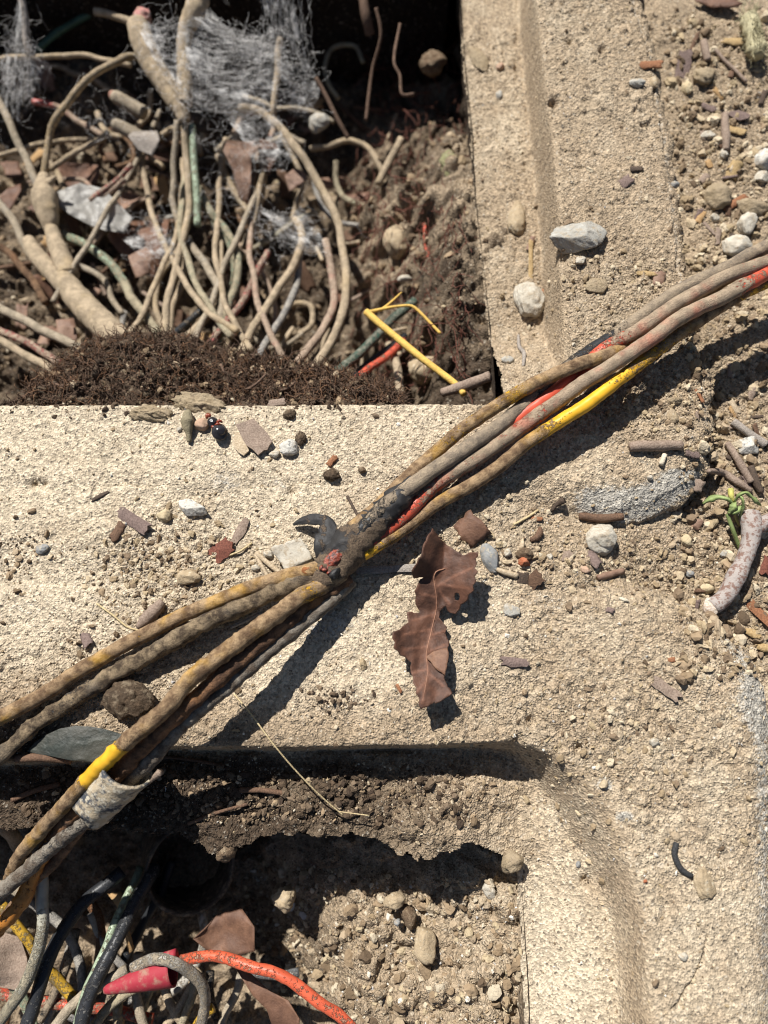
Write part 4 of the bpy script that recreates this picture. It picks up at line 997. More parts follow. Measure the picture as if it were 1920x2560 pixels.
rock('tan soil lump beside the red cable, bottom right of the opening', 1060, 930, 80, 70, 10, 10, 'tan', 18, .4, .15, z=-48, name='soil_clod', cat='soil clod')
# the yellow straw
st = empty('straw_stalk', P(1030, 870, -30)); tag(st, 'broken yellow straw stalk with two thin side shoots near the corner of the upper opening', 'straw')
stick(None, [(915, 779, -20), (950, 810, -19), (990, 843, -18), (1060, 900, -15), (1139, 960, -12), (1160, 985, -10)], [1.35, 1.3, 1.35, 1.25, 1.2, 1.1], 'straw', 3, 'stem', None, False, .05, parent=st)
stick(None, [(918, 781, -20), (950, 774, -19), (984, 767, -18), (1023, 764, -17), (1040, 772, -17), (1058, 789, -17), (1080, 812, -17), (1101, 834, -17)], [.8, .6, .5, .6, .55, .6], 'straw', 4, 'side_shoot', None, False, .05, parent=st)
stick(None, [(950, 776, -19.5), (970, 762, -19), (1004, 731, -19)], [.6, .5, .3], 'straw', 5, 'side_shoot', None, False, .05, parent=st)
stick('brown woody stub poking out of the corner beside the straw', [(1105, 982, -14), (1150, 968, -11), (1200, 950, -7), (1225, 940, -5)], [1.6, 1.9, 2.0, 1.7], 'bark', 6, ground=False)

# root mat on the near ledge
rng = np.random.default_rng(4)
MAT = [(60, 985), (95, 930), (150, 880), (230, 838), (330, 820), (430, 822), (520, 840), (620, 868), (720, 893), (800, 915), (880, 935), (960, 965), (1010, 1000)]
mw = np.array([P(a, b, -16)[:2] for a, b in MAT])
mx = np.linspace(-150, mw[-1, 0] + 3, 330); my = np.linspace(YO - .8, mw[:, 1].max() + 3, 80)
MX, MY = np.meshgrid(mx, my)
top = np.interp(MX, mw[:, 0], mw[:, 1], left=YO + 2, right=YO + 1)
q = (MY - YO) / np.maximum(top - YO, .5)
MZ = -6.5 - 1.8 * np.sin(MX * .09) - 13 * np.clip(q, 0, 1.4) ** 1.6 - 60 * np.clip(q - 1, 0, 1) + billow(MX, MY, 9, 5, 3, .65) * 5.0 + fbm(MX, MY, 16, 2, 9) * 4.0 + fbm(MX, MY, 1.6, 3, 5) * 1.2
MZ = np.where(MX < mw[0, 0] + 6, MZ - 6, MZ)
n_ = len(mx); i, j = np.meshgrid(np.arange(len(my) - 1), np.arange(n_ - 1), indexing='ij')
rm = mesh_obj('root_mat', np.stack([MX, MY, MZ], -1).reshape(-1, 3), np.stack([i * n_ + j, i * n_ + j + 1, (i + 1) * n_ + j + 1, (i + 1) * n_ + j], -1).reshape(-1, 4),
              mat_rock('root_soil', (.13, .088, .06), (.065, .043, .03), (.22, .155, .105), bump=.9))
tag(rm, 'dark matted mound of fine roots and soil on the near edge of the upper opening', 'root mat')
strands = []
RX = rng.uniform(mw[0, 0] + 1, mw[-1, 0], 3600); RT = np.interp(RX, mw[:, 0], mw[:, 1]); RY = YO + (RT - YO) * rng.uniform(.02, 1.0, 3600) ** .8
RZ = billow(RX, RY, 9, 5, 3, .65) * 5 + fbm(RX, RY, 16, 2, 9) * 4.0
for k in range(3600):
    x, y, tp = RX[k], RY[k], RT[k]
    a = rng.uniform(0, 2 * np.pi); L = rng.uniform(2, 8); n = 6
    qq = min(1, (y - YO) / max(tp - YO, .5)); z0 = -6.5 - 1.8 * math.sin(x * .09) - 13 * qq ** 1.6 + RZ[k] + rng.uniform(-.3, 1.8)
    d = np.array((math.cos(a), math.sin(a), rng.uniform(-.1, .45)))
    p = np.array((x, y, z0)); path = [p]
    for _ in range(n):
        d = d + rng.normal(size=3) * .45; d /= np.linalg.norm(d); p = p + d * L / n; path.append(p)
    strands.append(np.array(path))
cut = int(len(strands) * .7)
fibres('fine_root', strands[:cut], .21, wmat('root'), 'tangle of fine dark brown roots over the root mat', 'roots')
fibres('fine_root', strands[cut:], .2, mat_wood('rusty_root', (.23, .125, .07), (.15, .085, .05)), 'rusty orange hair roots scattered through the root mat', 'roots')
# roots hanging on the right soil slope and wall
strands = []
for k in range(520):
    px, py = rng.uniform(880, 1165), rng.uniform(40, 960)
    z0 = float(hfU(np.array([P(px, py, -50)[0]]), np.array([P(px, py, -50)[1]]))[0]) + 2
    p = P(px, py, z0).copy(); L = rng.uniform(6, 26); n = 8
    d = np.array((rng.normal() * .35, -1 + rng.normal() * .3, rng.normal() * .35)); path = [p]
    for _ in range(n):
        d = d + rng.normal(size=3) * .28; d /= np.linalg.norm(d); p = p + d * L / n; path.append(p)
    strands.append(np.array(path))
fibres('hanging_root', strands, .24, mat_wood('red_root', (.20, .075, .055), (.12, .06, .04)), 'reddish hair roots hanging down the soil slope at the right wall', 'roots')
for k, (lab, pts, r) in enumerate((('long dark root hanging from the top behind the soil slope', [(1000, 60, -30), (985, 150, -32), (1000, 190, -34), (1005, 235, -36), (1035, 235, -36)], .7), ('dark root slanting in the gloom right of the cobweb', [(790, 195, -35), (815, 240, -38), (845, 300, -42), (870, 345, -46)], 1.0),
                                   ('thin root crossing the gloom near the top', [(940, 20, -28), (952, 90, -34), (930, 180, -44), (915, 300, -52)], .8), ('dark root standing near the top edge', [(905, -20, -30), (915, 40, -34), (925, 85, -40)], 2.2))):
    stick(lab, pts, r, 'root', 40 + k, 'root', 'root', False)

# cobweb: sheets and strands stretched between cables
strands = []
b = NB('cobweb_sheet')
uvw = b.attr('wu'); uvv = b.attr('wv')
cx = b.ns.new('ShaderNodeCombineXYZ'); b.L(uvw, cx.inputs[0]); b.L(uvv, cx.inputs[1])
def wnoise(sx, sy, off, det=4):
    m = b.ns.new('ShaderNodeMapping'); m.inputs['Scale'].default_value = (sx, sy, 1); m.inputs['Location'].default_value = (off, off, off)
    n = b.ns.new('ShaderNodeTexNoise'); n.inputs['Scale'].default_value = 1; n.inputs['Detail'].default_value = det; n.inputs['Roughness'].default_value = .65
    b.L(cx.outputs[0], m.inputs[0]); b.L(m.outputs[0], n.inputs['Vector']); return n.outputs['Fac']
al = b.math('MULTIPLY', b.ramp(b.math('ADD', b.math('MULTIPLY', wnoise(2.5, 12, 3, 6), .55), b.math('MULTIPLY', wnoise(9, 7, 13, 5), .45)), .40, .68), b.ramp(wnoise(3.5, 4.5, 8), .36, .60))
al = b.math('MULTIPLY', al, b.ramp(b.math('ADD', b.math('MULTIPLY', b.math('MULTIPLY', uvv, b.math('SUBTRACT', 1.0, uvv)), 1.0), b.math('MULTIPLY', b.math('SUBTRACT', wnoise(5, 4, 21), .5), .7)), 0.02, .2))
b.L(b.math('MULTIPLY', al, .9, clamp=True), b.b.inputs['Alpha'])
WEBM = b.done((.74, .72, .69), .8)
web_root = empty('cobweb', P(560, 160, -32)); tag(web_root, 'dusty whitish cobweb draped over the cables at the top of the upper opening', 'cobweb')
def veil(a, c, n, sag, jit, seed):
    """a, c: two edges (photo x, y, height); strands and one thin sheet between them"""
    A, C = catmull(np.array([P(*q) for q in a]), 1.0), catmull(np.array([P(*q) for q in c]), 1.0)
    rg = np.random.default_rng(seed)
    t = np.linspace(0, 1, 11)
    for _ in range(int(n * .5)):
        u = rg.uniform() ** .8; w0 = np.clip(u + rg.normal() * jit * 2.2, 0, .999); 
        p, q = A[int(u * .999 * len(A))], C[int(w0 * len(C))]
        e0, e1 = (0, 1) if rg.uniform() < .2 else sorted(rg.uniform(0, 1, 2))
        if e1 - e0 < .15: e1 = e0 + .15
        tt_ = e0 + (e1 - e0) * t
        path = p[None] * (1 - tt_)[:, None] + q[None] * tt_[:, None]
        path[:, 2] -= sag * 4 * tt_ * (1 - tt_) * rg.uniform(.3, 1.1)
        path += np.cumsum(rg.normal(size=path.shape) * .55, 0)
        strands.append(path)
    nu, nv = 40, 40
    U, V_ = np.meshgrid(np.linspace(0, 1, nu), np.linspace(0, 1, nv), indexing='ij')
    g = A[(V_ * (len(A) - 1)).astype(int)] * (1 - U)[..., None] + C[(V_ * (len(C) - 1)).astype(int)] * U[..., None]
    g[..., 2] -= sag * 3 * U * (1 - U); g[..., 2] += fbm(g[..., 0], g[..., 1], 9, 3, seed) * 2.2
    i, j = np.meshgrid(np.arange(nu - 1), np.arange(nv - 1), indexing='ij')
    f = np.stack([i * nv + j, i * nv + j + 1, (i + 1) * nv + j + 1, (i + 1) * nv + j], -1).reshape(-1, 4)
    mesh_obj('web_sheet', g.reshape(-1, 3), f, WEBM, web_root, dict(wu=U.ravel(), wv=V_.ravel()))
veil([(470, -20, -20), (470, 60, -24), (455, 110, -28)], [(640, 100, -27), (700, 110, -28), (760, 150, -32)], 130, 4, .08, 1)
veil([(340, 60, -25), (380, 140, -27), (450, 250, -32)], [(480, 40, -22), (470, 130, -28), (470, 260, -34)], 90, 1, .12, 2)
veil([(462, 90, -26), (465, 160, -30), (470, 270, -35)], [(700, 100, -27), (692, 180, -33), (684, 285, -40)], 190, 5, .10, 3)
veil([(640, -30, -18), (700, -30, -18), (770, -30, -18)], [(660, 100, -27), (720, 110, -29), (780, 190, -36)], 90, 2, .10, 4)
veil([(52, -10, -20), (60, 60, -24), (70, 120, -28)], [(-10, 190, -38), (50, 260, -44), (120, 170, -36)], 110, 1, .15, 5)
veil([(690, 120, -28), (692, 190, -32), (688, 260, -38)], [(760, 130, -32), (800, 220, -40), (770, 300, -46)], 70, 4, .1, 6)
veil([(560, 290, -38), (600, 340, -42), (640, 420, -46)], [(690, 270, -38), (720, 340, -42), (760, 400, -44)], 60, 3, .15, 7)
veil([(640, 520, -46), (680, 560, -46), (700, 620, -48)], [(760, 520, -44), (800, 580, -44), (830, 640, -46)], 60, 3, .2, 8)
veil([(0, 130, -34), (60, 140, -32), (110, 145, -34)], [(0, 240, -46), (40, 300, -48), (90, 250, -46)], 60, 1, .2, 9)
veil([(300, 590, -52), (330, 620, -52), (360, 650, -52)], [(400, 560, -50), (430, 600, -48), (450, 640, -48)], 40, 2, .2, 10)
rng = np.random.default_rng(19)
for (cx_, cy_, cz_, sx, sy, n) in ((400, 110, -25, 40, 60, 70), (560, 110, -27, 60, 30, 90), (620, 200, -32, 60, 50, 90), (690, 110, -28, 22, 30, 50), (30, 210, -36, 28, 50, 60), (60, 130, -30, 18, 40, 50), (470, 230, -33, 30, 50, 60), (700, 570, -46, 50, 40, 60), (600, 380, -46, 50, 60, 60), (540, 500, -50, 60, 60, 40), (250, 300, -46, 60, 60, 50), (380, 600, -50, 40, 40, 40), (760, 200, -36, 25, 50, 40)):
    for _ in range(n):
        p = P(cx_ + rng.normal() * sx, cy_ + rng.normal() * sy, cz_ + rng.normal() * 2.5).copy(); d = rng.normal(size=3); d[2] *= .4; d /= np.linalg.norm(d); path = [p]
        for _ in range(10):
            d = d + rng.normal(size=3) * .5; d /= np.linalg.norm(d); p = p + d * rng.uniform(.6, 1.8); path.append(p)
        strands.append(np.array(path))
V, F, k = [], [], 0
for path in strands:
    v, f, _, _ = tube_geo(path, np.full(len(path), .04), 3, 0, cap=False); V.append(v); F.append(np.array(f) + k); k += len(v)
mesh_obj('web_strands', np.vstack(V), np.vstack(F), wmat('web'), web_root)['kind'] = 'stuff'
stick('pale web-wrapped twig standing at top left corner', [(50, -20, -20), (62, 40, -24), (66, 100, -28), (78, 140, -32)], [1.6, 1.4, 1.5, 2.0], 'grey', 8, ground=False)
strands = []
# ------------------------------------------------------------------ inside the lower opening
pc('cream and black cable curving down at bottom left, left of the speckled ones', 'cream', 2.1, [-34, -34, -38, -42], [(96, 2150), (104, 2207), (106, 2253), (108, 2311), (100, 2369), (77, 2434), (42, 2492), (-10, 2565), (-40, 2600)], [(0, -.2), (.3, .4), (1, .55)])
pc('black speckled cable, left of the two crossing bottom left', 'speckled', 2.5, [-52, -44, -40], [(300, 2180), (262, 2214), (208, 2264), (170, 2315), (143, 2361), (120, 2407), (89, 2484), (66, 2560), (50, 2610)], .25)
pc('thin green cable between the two black speckled ones', 'green', 1.5, [-58, -46, -40], [(345, 2170), (332, 2207), (301, 2284), (270, 2353), (239, 2415), (212, 2477), (189, 2558), (175, 2610)], .3)
pc('black speckled cable, right of the two crossing bottom left', 'speckled', 2.5, [-56, -44, -38], [(385, 2165), (367, 2207), (324, 2288), (282, 2372), (251, 2438), (228, 2492), (206, 2560), (190, 2620)], .3)
pc('grey cable bending down behind the cream and black one', 'grey', 1.8, -58, [(40, 2220), (66, 2245), (135, 2299), (181, 2353), (204, 2415), (208, 2480)], .6)
pc('mustard cable slanting down behind the black speckled ones', 'mustard', 2.0, [-54, -58], [(0, 2260), (27, 2295), (77, 2357), (131, 2430), (185, 2500), (210, 2545)], .35)
pc('dark red cable running level along the bottom left', 'red', 2.0, -62, [(-60, 2480), (0, 2488), (77, 2500), (174, 2513), (309, 2531), (380, 2545)], .4)
pc('bright orange-red cable arching to the bottom edge', 'orange', 1.95, [-44, -36, -30, -28, -28], [(420, 2415), (455, 2398), (500, 2389), (559, 2395), (640, 2418), (739, 2464), (804, 2513), (864, 2560), (920, 2615)], [(0, .5), (.3, .32), (.6, .25), (1, .35)])
pc('grey-tan cable arched over the red cone', 'tangrey', 2.0, [-36, -32, -40, -48], [(332, 2418), (386, 2396), (436, 2403), (475, 2430), (502, 2469), (507, 2511), (500, 2560)], .45)
pc('pinkish tan cable rising from the bottom edge toward the red cone', 'tangrey', 2.0, [-42, -48], [(120, 2580), (150, 2545), (185, 2515), (232, 2475), (270, 2446), (320, 2420)], .7)
pc('tan and green cable below the red cone', 'green', 1.8, [-46, -52], [(225, 2570), (260, 2528), (293, 2500), (347, 2465), (400, 2440)], .6)
pc('thick dusty cable coming in at left edge under the bundle', 'tan', 2.4, [-26, -40], [(-50, 2020), (0, 2072), (30, 2100), (58, 2132), (90, 2180)], .95)
pc('pale cable end low at the left edge', 'tangrey', 2.0, -50, [(-40, 2180), (0, 2200), (40, 2225), (70, 2250)], .8)
pc('tan cable scrap slanting at the bottom edge under the orange arch', 'tan', 1.6, -58, [(395, 2600), (440, 2520), (480, 2460), (500, 2430)], .8)
pc('greenish cable at the bottom edge under the arched grey one', 'green', 1.6, -56, [(440, 2600), (462, 2530), (480, 2470), (475, 2430)], .6)
pc('mustard cable stub at the bottom edge', 'mustard', 1.7, -54, [(485, 2590), (505, 2545), (530, 2520)], .3)
pc('grey cable at the bottom edge left of the tan leaf', 'tangrey', 1.6, -58, [(545, 2600), (560, 2540), (590, 2480), (600, 2440)], .7)
pc('black cable sunk in shade behind the green one', 'black', 2.0, -66, [(430, 2150), (400, 2230), (360, 2300), (310, 2400), (270, 2480)], .15)
rng = np.random.default_rng(31)
for k in range(16):
    x0, y0, a0 = rng.uniform(-20, 560), rng.uniform(2250, 2560), rng.uniform(.9, 2.4); pts = []; turn = rng.normal() * .25
    for q in range(6): pts.append((x0, y0)); a0 += turn; x0 += 50 * math.cos(a0) * (1 if k % 3 else -1); y0 += 50 * math.sin(a0)
    key = ['tangrey', 'black', 'grey', 'tan', 'green', 'grey', 'brown', 'black'][k % 8]
    nm_ = {'tan': 'tan', 'tangrey': 'grey-tan', 'black': 'black', 'green': 'pale green', 'grey': 'grey', 'brown': 'brown'}[key]
    zone = ('far left' if np.mean(pts, 0)[0] < 150 else 'left centre' if np.mean(pts, 0)[0] < 320 else 'right side') + (' below' if k % 2 else '')
    pc('buried %s cable deep at the %s of the bottom left tangle' % (nm_, zone), key, rng.uniform(1.3, 2.0), rng.uniform(-68, -56), pts, rng.uniform(.3, .8))
# red cone
root = empty('heat_shrink_cap', P(350, 2455, -40)); tag(root, 'crimson plastic cone lying open-mouthed among the bottom left cables', 'plastic cone')
b = NB('crimson_plastic'); RC = b.done(b.mix(b.ramp(b.noise(4, 5, .65), .45, .7), (.31, .028, .042), (.30, .17, .125)), .65, b.bump(b.noise(1.5, 4, .6), .2, .7), .3)
path = np.linspace(P(262, 2476, -36), P(432, 2425, -36), 22)
v, f, _, _ = tube_geo(path, np.interp(np.linspace(0, 1, 22), [0, .05, .55, 1], [.5, 1.0, 3.0, 4.3]), 24, .03, 9, cap=False)
o = mesh_obj('cone', v, f, RC, root); md = o.modifiers.new('t', 'SOLIDIFY'); md.thickness = .5 * S; md.offset = 1
v, f, _, _ = tube_geo(np.linspace(P(405, 2396, -38), P(440, 2385, -37), 8), 1.6, 14); mesh_obj('tip', v, f, RC, root)
# conduit mouth
a_, b_ = P(478, 2172, -58), P(450, 2100, -95)
v, f, _, _ = tube_geo(np.linspace(a_, b_, 12), 15.5, 48, .015, 3, cap=False)
o = mesh_obj('conduit_pipe', v, np.array(f), mat_rock('grey_conduit', (.13, .105, .08), (.07, .056, .043))); md = o.modifiers.new('t', 'SOLIDIFY'); md.thickness = 1.1 * S; md.offset = -1
tag(o, 'dark open mouth of a conduit pipe in the shade of the lower opening', 'conduit pipe')
pleaf('brown dead leaf in shade behind the orange arch', [(490, 2340), (540, 2290), (600, 2270), (640, 2310), (640, 2370), (590, 2390), (520, 2380)], -52, 'leafbrown', 21, 4)
pleaf('curled brown leaf at the bottom edge beside the orange arch', [(590, 2420), (625, 2440), (670, 2480), (720, 2500), (750, 2540), (745, 2600), (680, 2600), (665, 2530), (630, 2490)], -44, 'leafbrown', 22, 3)
pleaf('orange-brown leaf at the bottom edge under the curled brown one', [(680, 2520), (740, 2530), (755, 2600), (690, 2600)], -48, 'orange', 23, 2)
pleaf('pale tan leaf strip behind the green cable', [(268, 2235), (300, 2230), (312, 2255), (318, 2300), (330, 2380), (310, 2400), (305, 2300), (290, 2265)], -58, 'tanleaf', 24, 2)
pleaf('tan bark slab standing at far left of the lower opening', [(-10, 2330), (40, 2350), (60, 2400), (70, 2460), (30, 2480), (-10, 2470)], -52, 'bark', 25, 3, 'bark_slab', 'bark slab', 2.0)
rock('flat tan stone on the soil floor of the lower opening', 1062, 2360, 60, 84, 8, 5, 'tan', 31, .8, z=-41)
rock('small white stone near the right wall of the lower opening', 1222, 2226, 32, 44, 10, 4, 'white', 32, .8, z=-36)
rock('tan clod clinging to the right edge of the lower opening', 1278, 2150, 60, 56, 10, 7, 'sandy', 33, .3, .14, z=-17, name='soil_clod', cat='soil clod')
rock('pale crumbly clod in a spot of sun right of the conduit', 715, 2245, 60, 60, 30, 7, 'tan', 34, .5, .2, z=-44, name='soil_clod', cat='soil clod')
rock('grey brown clod hanging off the ledge above the conduit', 567, 2128, 60, 48, 25, 7, 'brown', 35, .5, .2, z=-18, name='soil_clod', cat='soil clod')
rock('small dark blue pebble on the soil of the lower opening', 993, 2306, 18, 18, 0, 2.2, 'blue', 36, .3, z=-42, name='pebble', cat='pebble')
rock('brown slab clod right of the small dark blue pebble', 1022, 2290, 40, 62, 12, 4, 'brown', 37, .5, .12, z=-42, name='soil_clod', cat='soil clod')
rock('pale tan clod up the slope from the flat tan stone', 985, 2250, 60, 40, 10, 5, 'tan', 38, .6, .12, z=-40, name='soil_clod', cat='soil clod')
CRM = {}
def crumb_mat(k):
    """every crumb its own shade"""
    if k not in CRM:
        pal = {'sandy': [(.45, .36, .24), (.36, .28, .175), (.28, .21, .13), (.50, .42, .30), (.20, .145, .095)], 'brown': [(.24, .175, .11), (.16, .115, .072), (.30, .22, .14), (.12, .085, .055), (.36, .28, .19)],
               'dark': [(.085, .06, .04), (.13, .095, .064), (.06, .042, .03), (.17, .125, .085), (.10, .07, .046)], 'tan': [(.42, .34, .22), (.32, .24, .15), (.48, .41, .30), (.24, .175, .11), (.36, .29, .20)], 'white': [(.62, .57, .48), (.52, .46, .36), (.66, .63, .56), (.46, .40, .30), (.40, .38, .36)]}[k]
        b = NB('crumbs_' + k)
        g = b.ns.new('ShaderNodeNewGeometry'); cr = b.ns.new('ShaderNodeValToRGB'); cr.color_ramp.interpolation = 'CONSTANT'
        b.L(g.outputs['Random Per Island'], cr.inputs[0])
        while len(cr.color_ramp.elements) < 5: cr.color_ramp.elements.new(.5)
        for i_, e in enumerate(cr.color_ramp.elements): e.position = i_ / 5; e.color = (*pal[i_], 1)
        c = b.scale(cr.outputs[0], b.math('ADD', .7, b.math('MULTIPLY', b.noise(.9, 3, .6), .6)))
        CRM[k] = b.done(c, .95, b.bump(b.noise(.7, 3, .65, 3), .35, .9), .15)
    return CRM[k]
# pebbly litter of the lower floor, and of the upper one
rng = np.random.default_rng(11)
def pile(name, label, n, area, zf, size, key, seed, cat='gravel', sub=1, parent=None):
    V, F, k = [], [], 0
    rg = np.random.default_rng(seed)
    base = []
    for q in range(14):
        lump = q >= 7
        bv, bf = ICO[2 if lump else 1]; rq_ = np.random.default_rng(seed * 31 + q)
        pn = rq_.normal(size=(6, 3)); pn /= np.linalg.norm(pn, axis=1)[:, None]; pd = rq_.uniform(.28, .8, 6)
        dt = bv @ pn.T; rad_ = np.minimum(np.where(dt > .05, pd[None] / np.maximum(dt, .05), 9).min(1), 1.0)
        bv = bv * rad_[:, None] + rq_.normal(size=bv.shape) * (.07 if lump else .13)
        base.append((bv * np.array((.62, .55, .5)), bf))
    for _ in range(n):
        x, y = area(rg)
        if x is None: continue
        s = size[0] * (size[1] / size[0]) ** (rg.uniform() ** 3.4)
        v, f = base[rg.integers(7) + (7 if s > 1.5 else 0)]
        a = rg.uniform(0, 6.28); c, sn = math.cos(a), math.sin(a)
        v = v * s * rg.uniform(.6, 1.35, 3)
        v = np.stack([v[:, 0] * c - v[:, 1] * sn, v[:, 0] * sn + v[:, 1] * c, v[:, 2]], -1)
        z = zf(x, y)
        V.append(v + np.array((x, y, z + s * .1))); F.append(f + k); k += len(v)
    o = mesh_obj(name, np.vstack(V), np.vstack(F), crumb_mat(key), smooth=False, origin=(0, 0, 0))
    return tag(o, label, cat, kind='stuff')
def one(hf): return lambda x, y: float(hf(np.array([x]), np.array([y]))[0])
def hpile(name, label, n, area, hf, size, key, seed, cat='gravel', sub=1):
    """as pile, heights read all at once"""
    rg = np.random.default_rng(seed)
    pts = [area(rg) for _ in range(n)]; pts = [p for p in pts if p[0] is not None]
    xs = np.array(pts); zz = hf(xs[:, 0], xs[:, 1]); it = iter(range(len(pts)))
    cur = {}
    def ar(_):
        i = next(it); cur['z'] = zz[i]; return pts[i]
    return pile(name, label, len(pts), ar, lambda x, y: cur['z'], size, key, seed, cat, sub)
def lowfloor(rg):
    p = P(rg.uniform(560, 1300), rg.uniform(2180, 2600), -46); return (p[0], p[1])
hpile('gravel', 'fine gravel and crumbs on the soil floor of the lower opening', 1500, lowfloor, hfL, (.7, 3.4), 'tan', 3)
hpile('gravel', 'dark crumbs of soil on the floor of the lower opening', 700, lowfloor, hfL, (.8, 4.0), 'brown', 4)
hpile('gravel', 'pale grit on the soil floor of the lower opening', 260, lowfloor, hfL, (.7, 2.4), 'white', 5)
def upfloor(rg):
    p = P(rg.uniform(-20, 1180), rg.uniform(120, 990), -70); return (p[0], p[1])
hpile('gravel', 'crumbs of soil among the cables of the upper opening', 1500, upfloor, hfU, (1.0, 5.0), 'brown', 6)
hpile('gravel', 'pale crumbs among the cables of the upper opening', 500, upfloor, hfU, (1.0, 4.0), 'tan', 7)
# leaf scraps and twigs of the upper floor
for k in range(46):
    px, py = rng.uniform(0, 900), rng.uniform(170, 880); w0 = P(px, py, -72)
    z = float(hfU(np.array([w0[0]]), np.array([w0[1]]))[0]) + 4
    key = ['leafbrown', 'pinkleaf', 'leafbrown', 'brown', 'tanleaf'][k % 5]
    nm_ = {'leafbrown': 'brown', 'pinkleaf': 'pinkish', 'brown': 'dark', 'tanleaf': 'tan'}[key]
    zone = ('left' if px < 300 else 'middle' if px < 600 else 'right') + (' far part' if py < 400 else ' near part' if py > 640 else ' centre')
    chip('small %s leaf scrap on the littered floor in the %s of the tangle' % (nm_, zone), px, py, rng.uniform(35, 80), rng.uniform(22, 45), rng.uniform(0, 180), key, .3, rng.uniform(-2, 3), rng.uniform(-4, 4), .5, 300 + k, z, 'leaf_scrap', 'leaf scrap', 'leaf scraps on the upper floor')
for k in range(26):
    px, py, a = rng.uniform(0, 1000), rng.uniform(180, 900), rng.uniform(0, 6.28); w0 = P(px, py, -72)
    z = float(hfU(np.array([w0[0]]), np.array([w0[1]]))[0]) + 4
    L = rng.uniform(25, 70)
    zone = ('left' if px < 300 else 'middle' if px < 600 else 'right') + (' far part' if py < 400 else ' near part' if py > 640 else ' centre')
    stick('thin %s twig on the littered floor in the %s of the tangle' % (('grey', 'brown', 'pale')[k % 3], zone), [(px - L * math.cos(a), py - L * math.sin(a), z), (px, py, z + 1.5), (px + L * math.cos(a), py + L * math.sin(a), z + rng.uniform(-1, 4))], rng.uniform(.5, 1.1), ['bark', 'brown', 'pale'][k % 3], 70 + k, ground=False, sides=6, group='twigs on the upper floor')

# ------------------------------------------------------------------ crumbs lying on the boxes and the soil
def on_ground(px0, px1, py0, py1, dens=None):
    def ar(rg):
        px, py = rg.uniform(px0, px1), rg.uniform(py0, py1); p = P(px, py, 0)
        if dens is not None and rg.uniform() > dens(p[0], p[1]): return (None, None)
        return (p[0], p[1])
    return ar
RG_ = lambda x, y: float(np.clip(rough_of(np.array([x]), np.array([y]))[0], 0.04, 1))
_ip = idw(*np.meshgrid(np.linspace(-150, 150, 61), np.linspace(-150, 210, 73)), ROUGH_PTS)
def rq(x, y):
    i = int(np.clip((x + 150) / 5, 0, 60)); j = int(np.clip((y + 150) / 5, 0, 72)); return float(np.clip(_ip[j, i] * .9 + .05, .05, 1))
_Y2060, _Y2300 = P(0, 2030, LL_Z)[1], P(0, 2200, LL_Z)[1]
def notpit(x, y):
    xo_ = float(np.interp(y, UO[::-1, 1], UO[::-1, 0]))
    if y > YO - .5 and x < xo_ + 1: return 0.0
    if y < _Y2060 and x < LO_R[1][0] + 1:
        if y < _Y2300 or sd_poly(np.array([x]), np.array([y]), LO_T)[0] > -4.5: return 0.0
    return 1.0
def HH(x, y): return np.maximum.reduce(levels(x, y)) + detail(x, y, rough_fast(x, y)) * .85
wk = lambda x, y: rq(x, y) * notpit(x, y)
hpile('sand_grains', 'coarse sand grains and crumbs strewn over the concrete boxes', 15000, on_ground(-40, 1960, 0, 2600, lambda x, y: notpit(x, y) * (.25 + .75 * rq(x, y))), HH, (.4, 1.3), 'sandy', 21, 'sand')
hpile('sand_grains', 'pale sand grains strewn over the concrete boxes', 1500, on_ground(-40, 1960, 0, 2600, notpit), HH, (.5, 1.5), 'white', 22, 'sand')
hpile('soil_crumbs', 'brown soil crumbs strewn over the concrete boxes', 2600, on_ground(-40, 1960, 0, 2600, wk), HH, (.6, 2.6), 'sandy', 23, 'soil crumbs')
hpile('soil_crumbs', 'dark soil crumbs strewn over the concrete boxes', 700, on_ground(-40, 1960, 0, 2600, wk), HH, (.5, 2.2), 'brown', 24, 'soil crumbs')
hpile('soil_crumbs', 'crumbling soil and gravel right of the concrete boxes', 5500, on_ground(1700, 2100, -60, 1700), HH, (.5, 4.5), 'sandy', 25, 'soil crumbs')
hpile('soil_crumbs', 'dark crumbling soil right of the concrete boxes', 1500, on_ground(1700, 2100, -60, 1700), HH, (.6, 4.5), 'brown', 26, 'soil crumbs')
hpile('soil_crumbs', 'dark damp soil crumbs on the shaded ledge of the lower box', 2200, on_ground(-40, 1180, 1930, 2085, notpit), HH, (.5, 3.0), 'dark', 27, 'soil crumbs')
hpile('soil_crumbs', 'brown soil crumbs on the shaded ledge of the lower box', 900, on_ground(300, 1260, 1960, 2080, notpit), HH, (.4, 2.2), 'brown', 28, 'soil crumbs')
def patch(c, s):
    def ar(rg):
        p = P(c[0] + rg.normal() * s[0], c[1] + rg.normal() * s[1], 0)
        return (p[0], p[1]) if notpit(p[0], p[1]) else (None, None)
    return ar
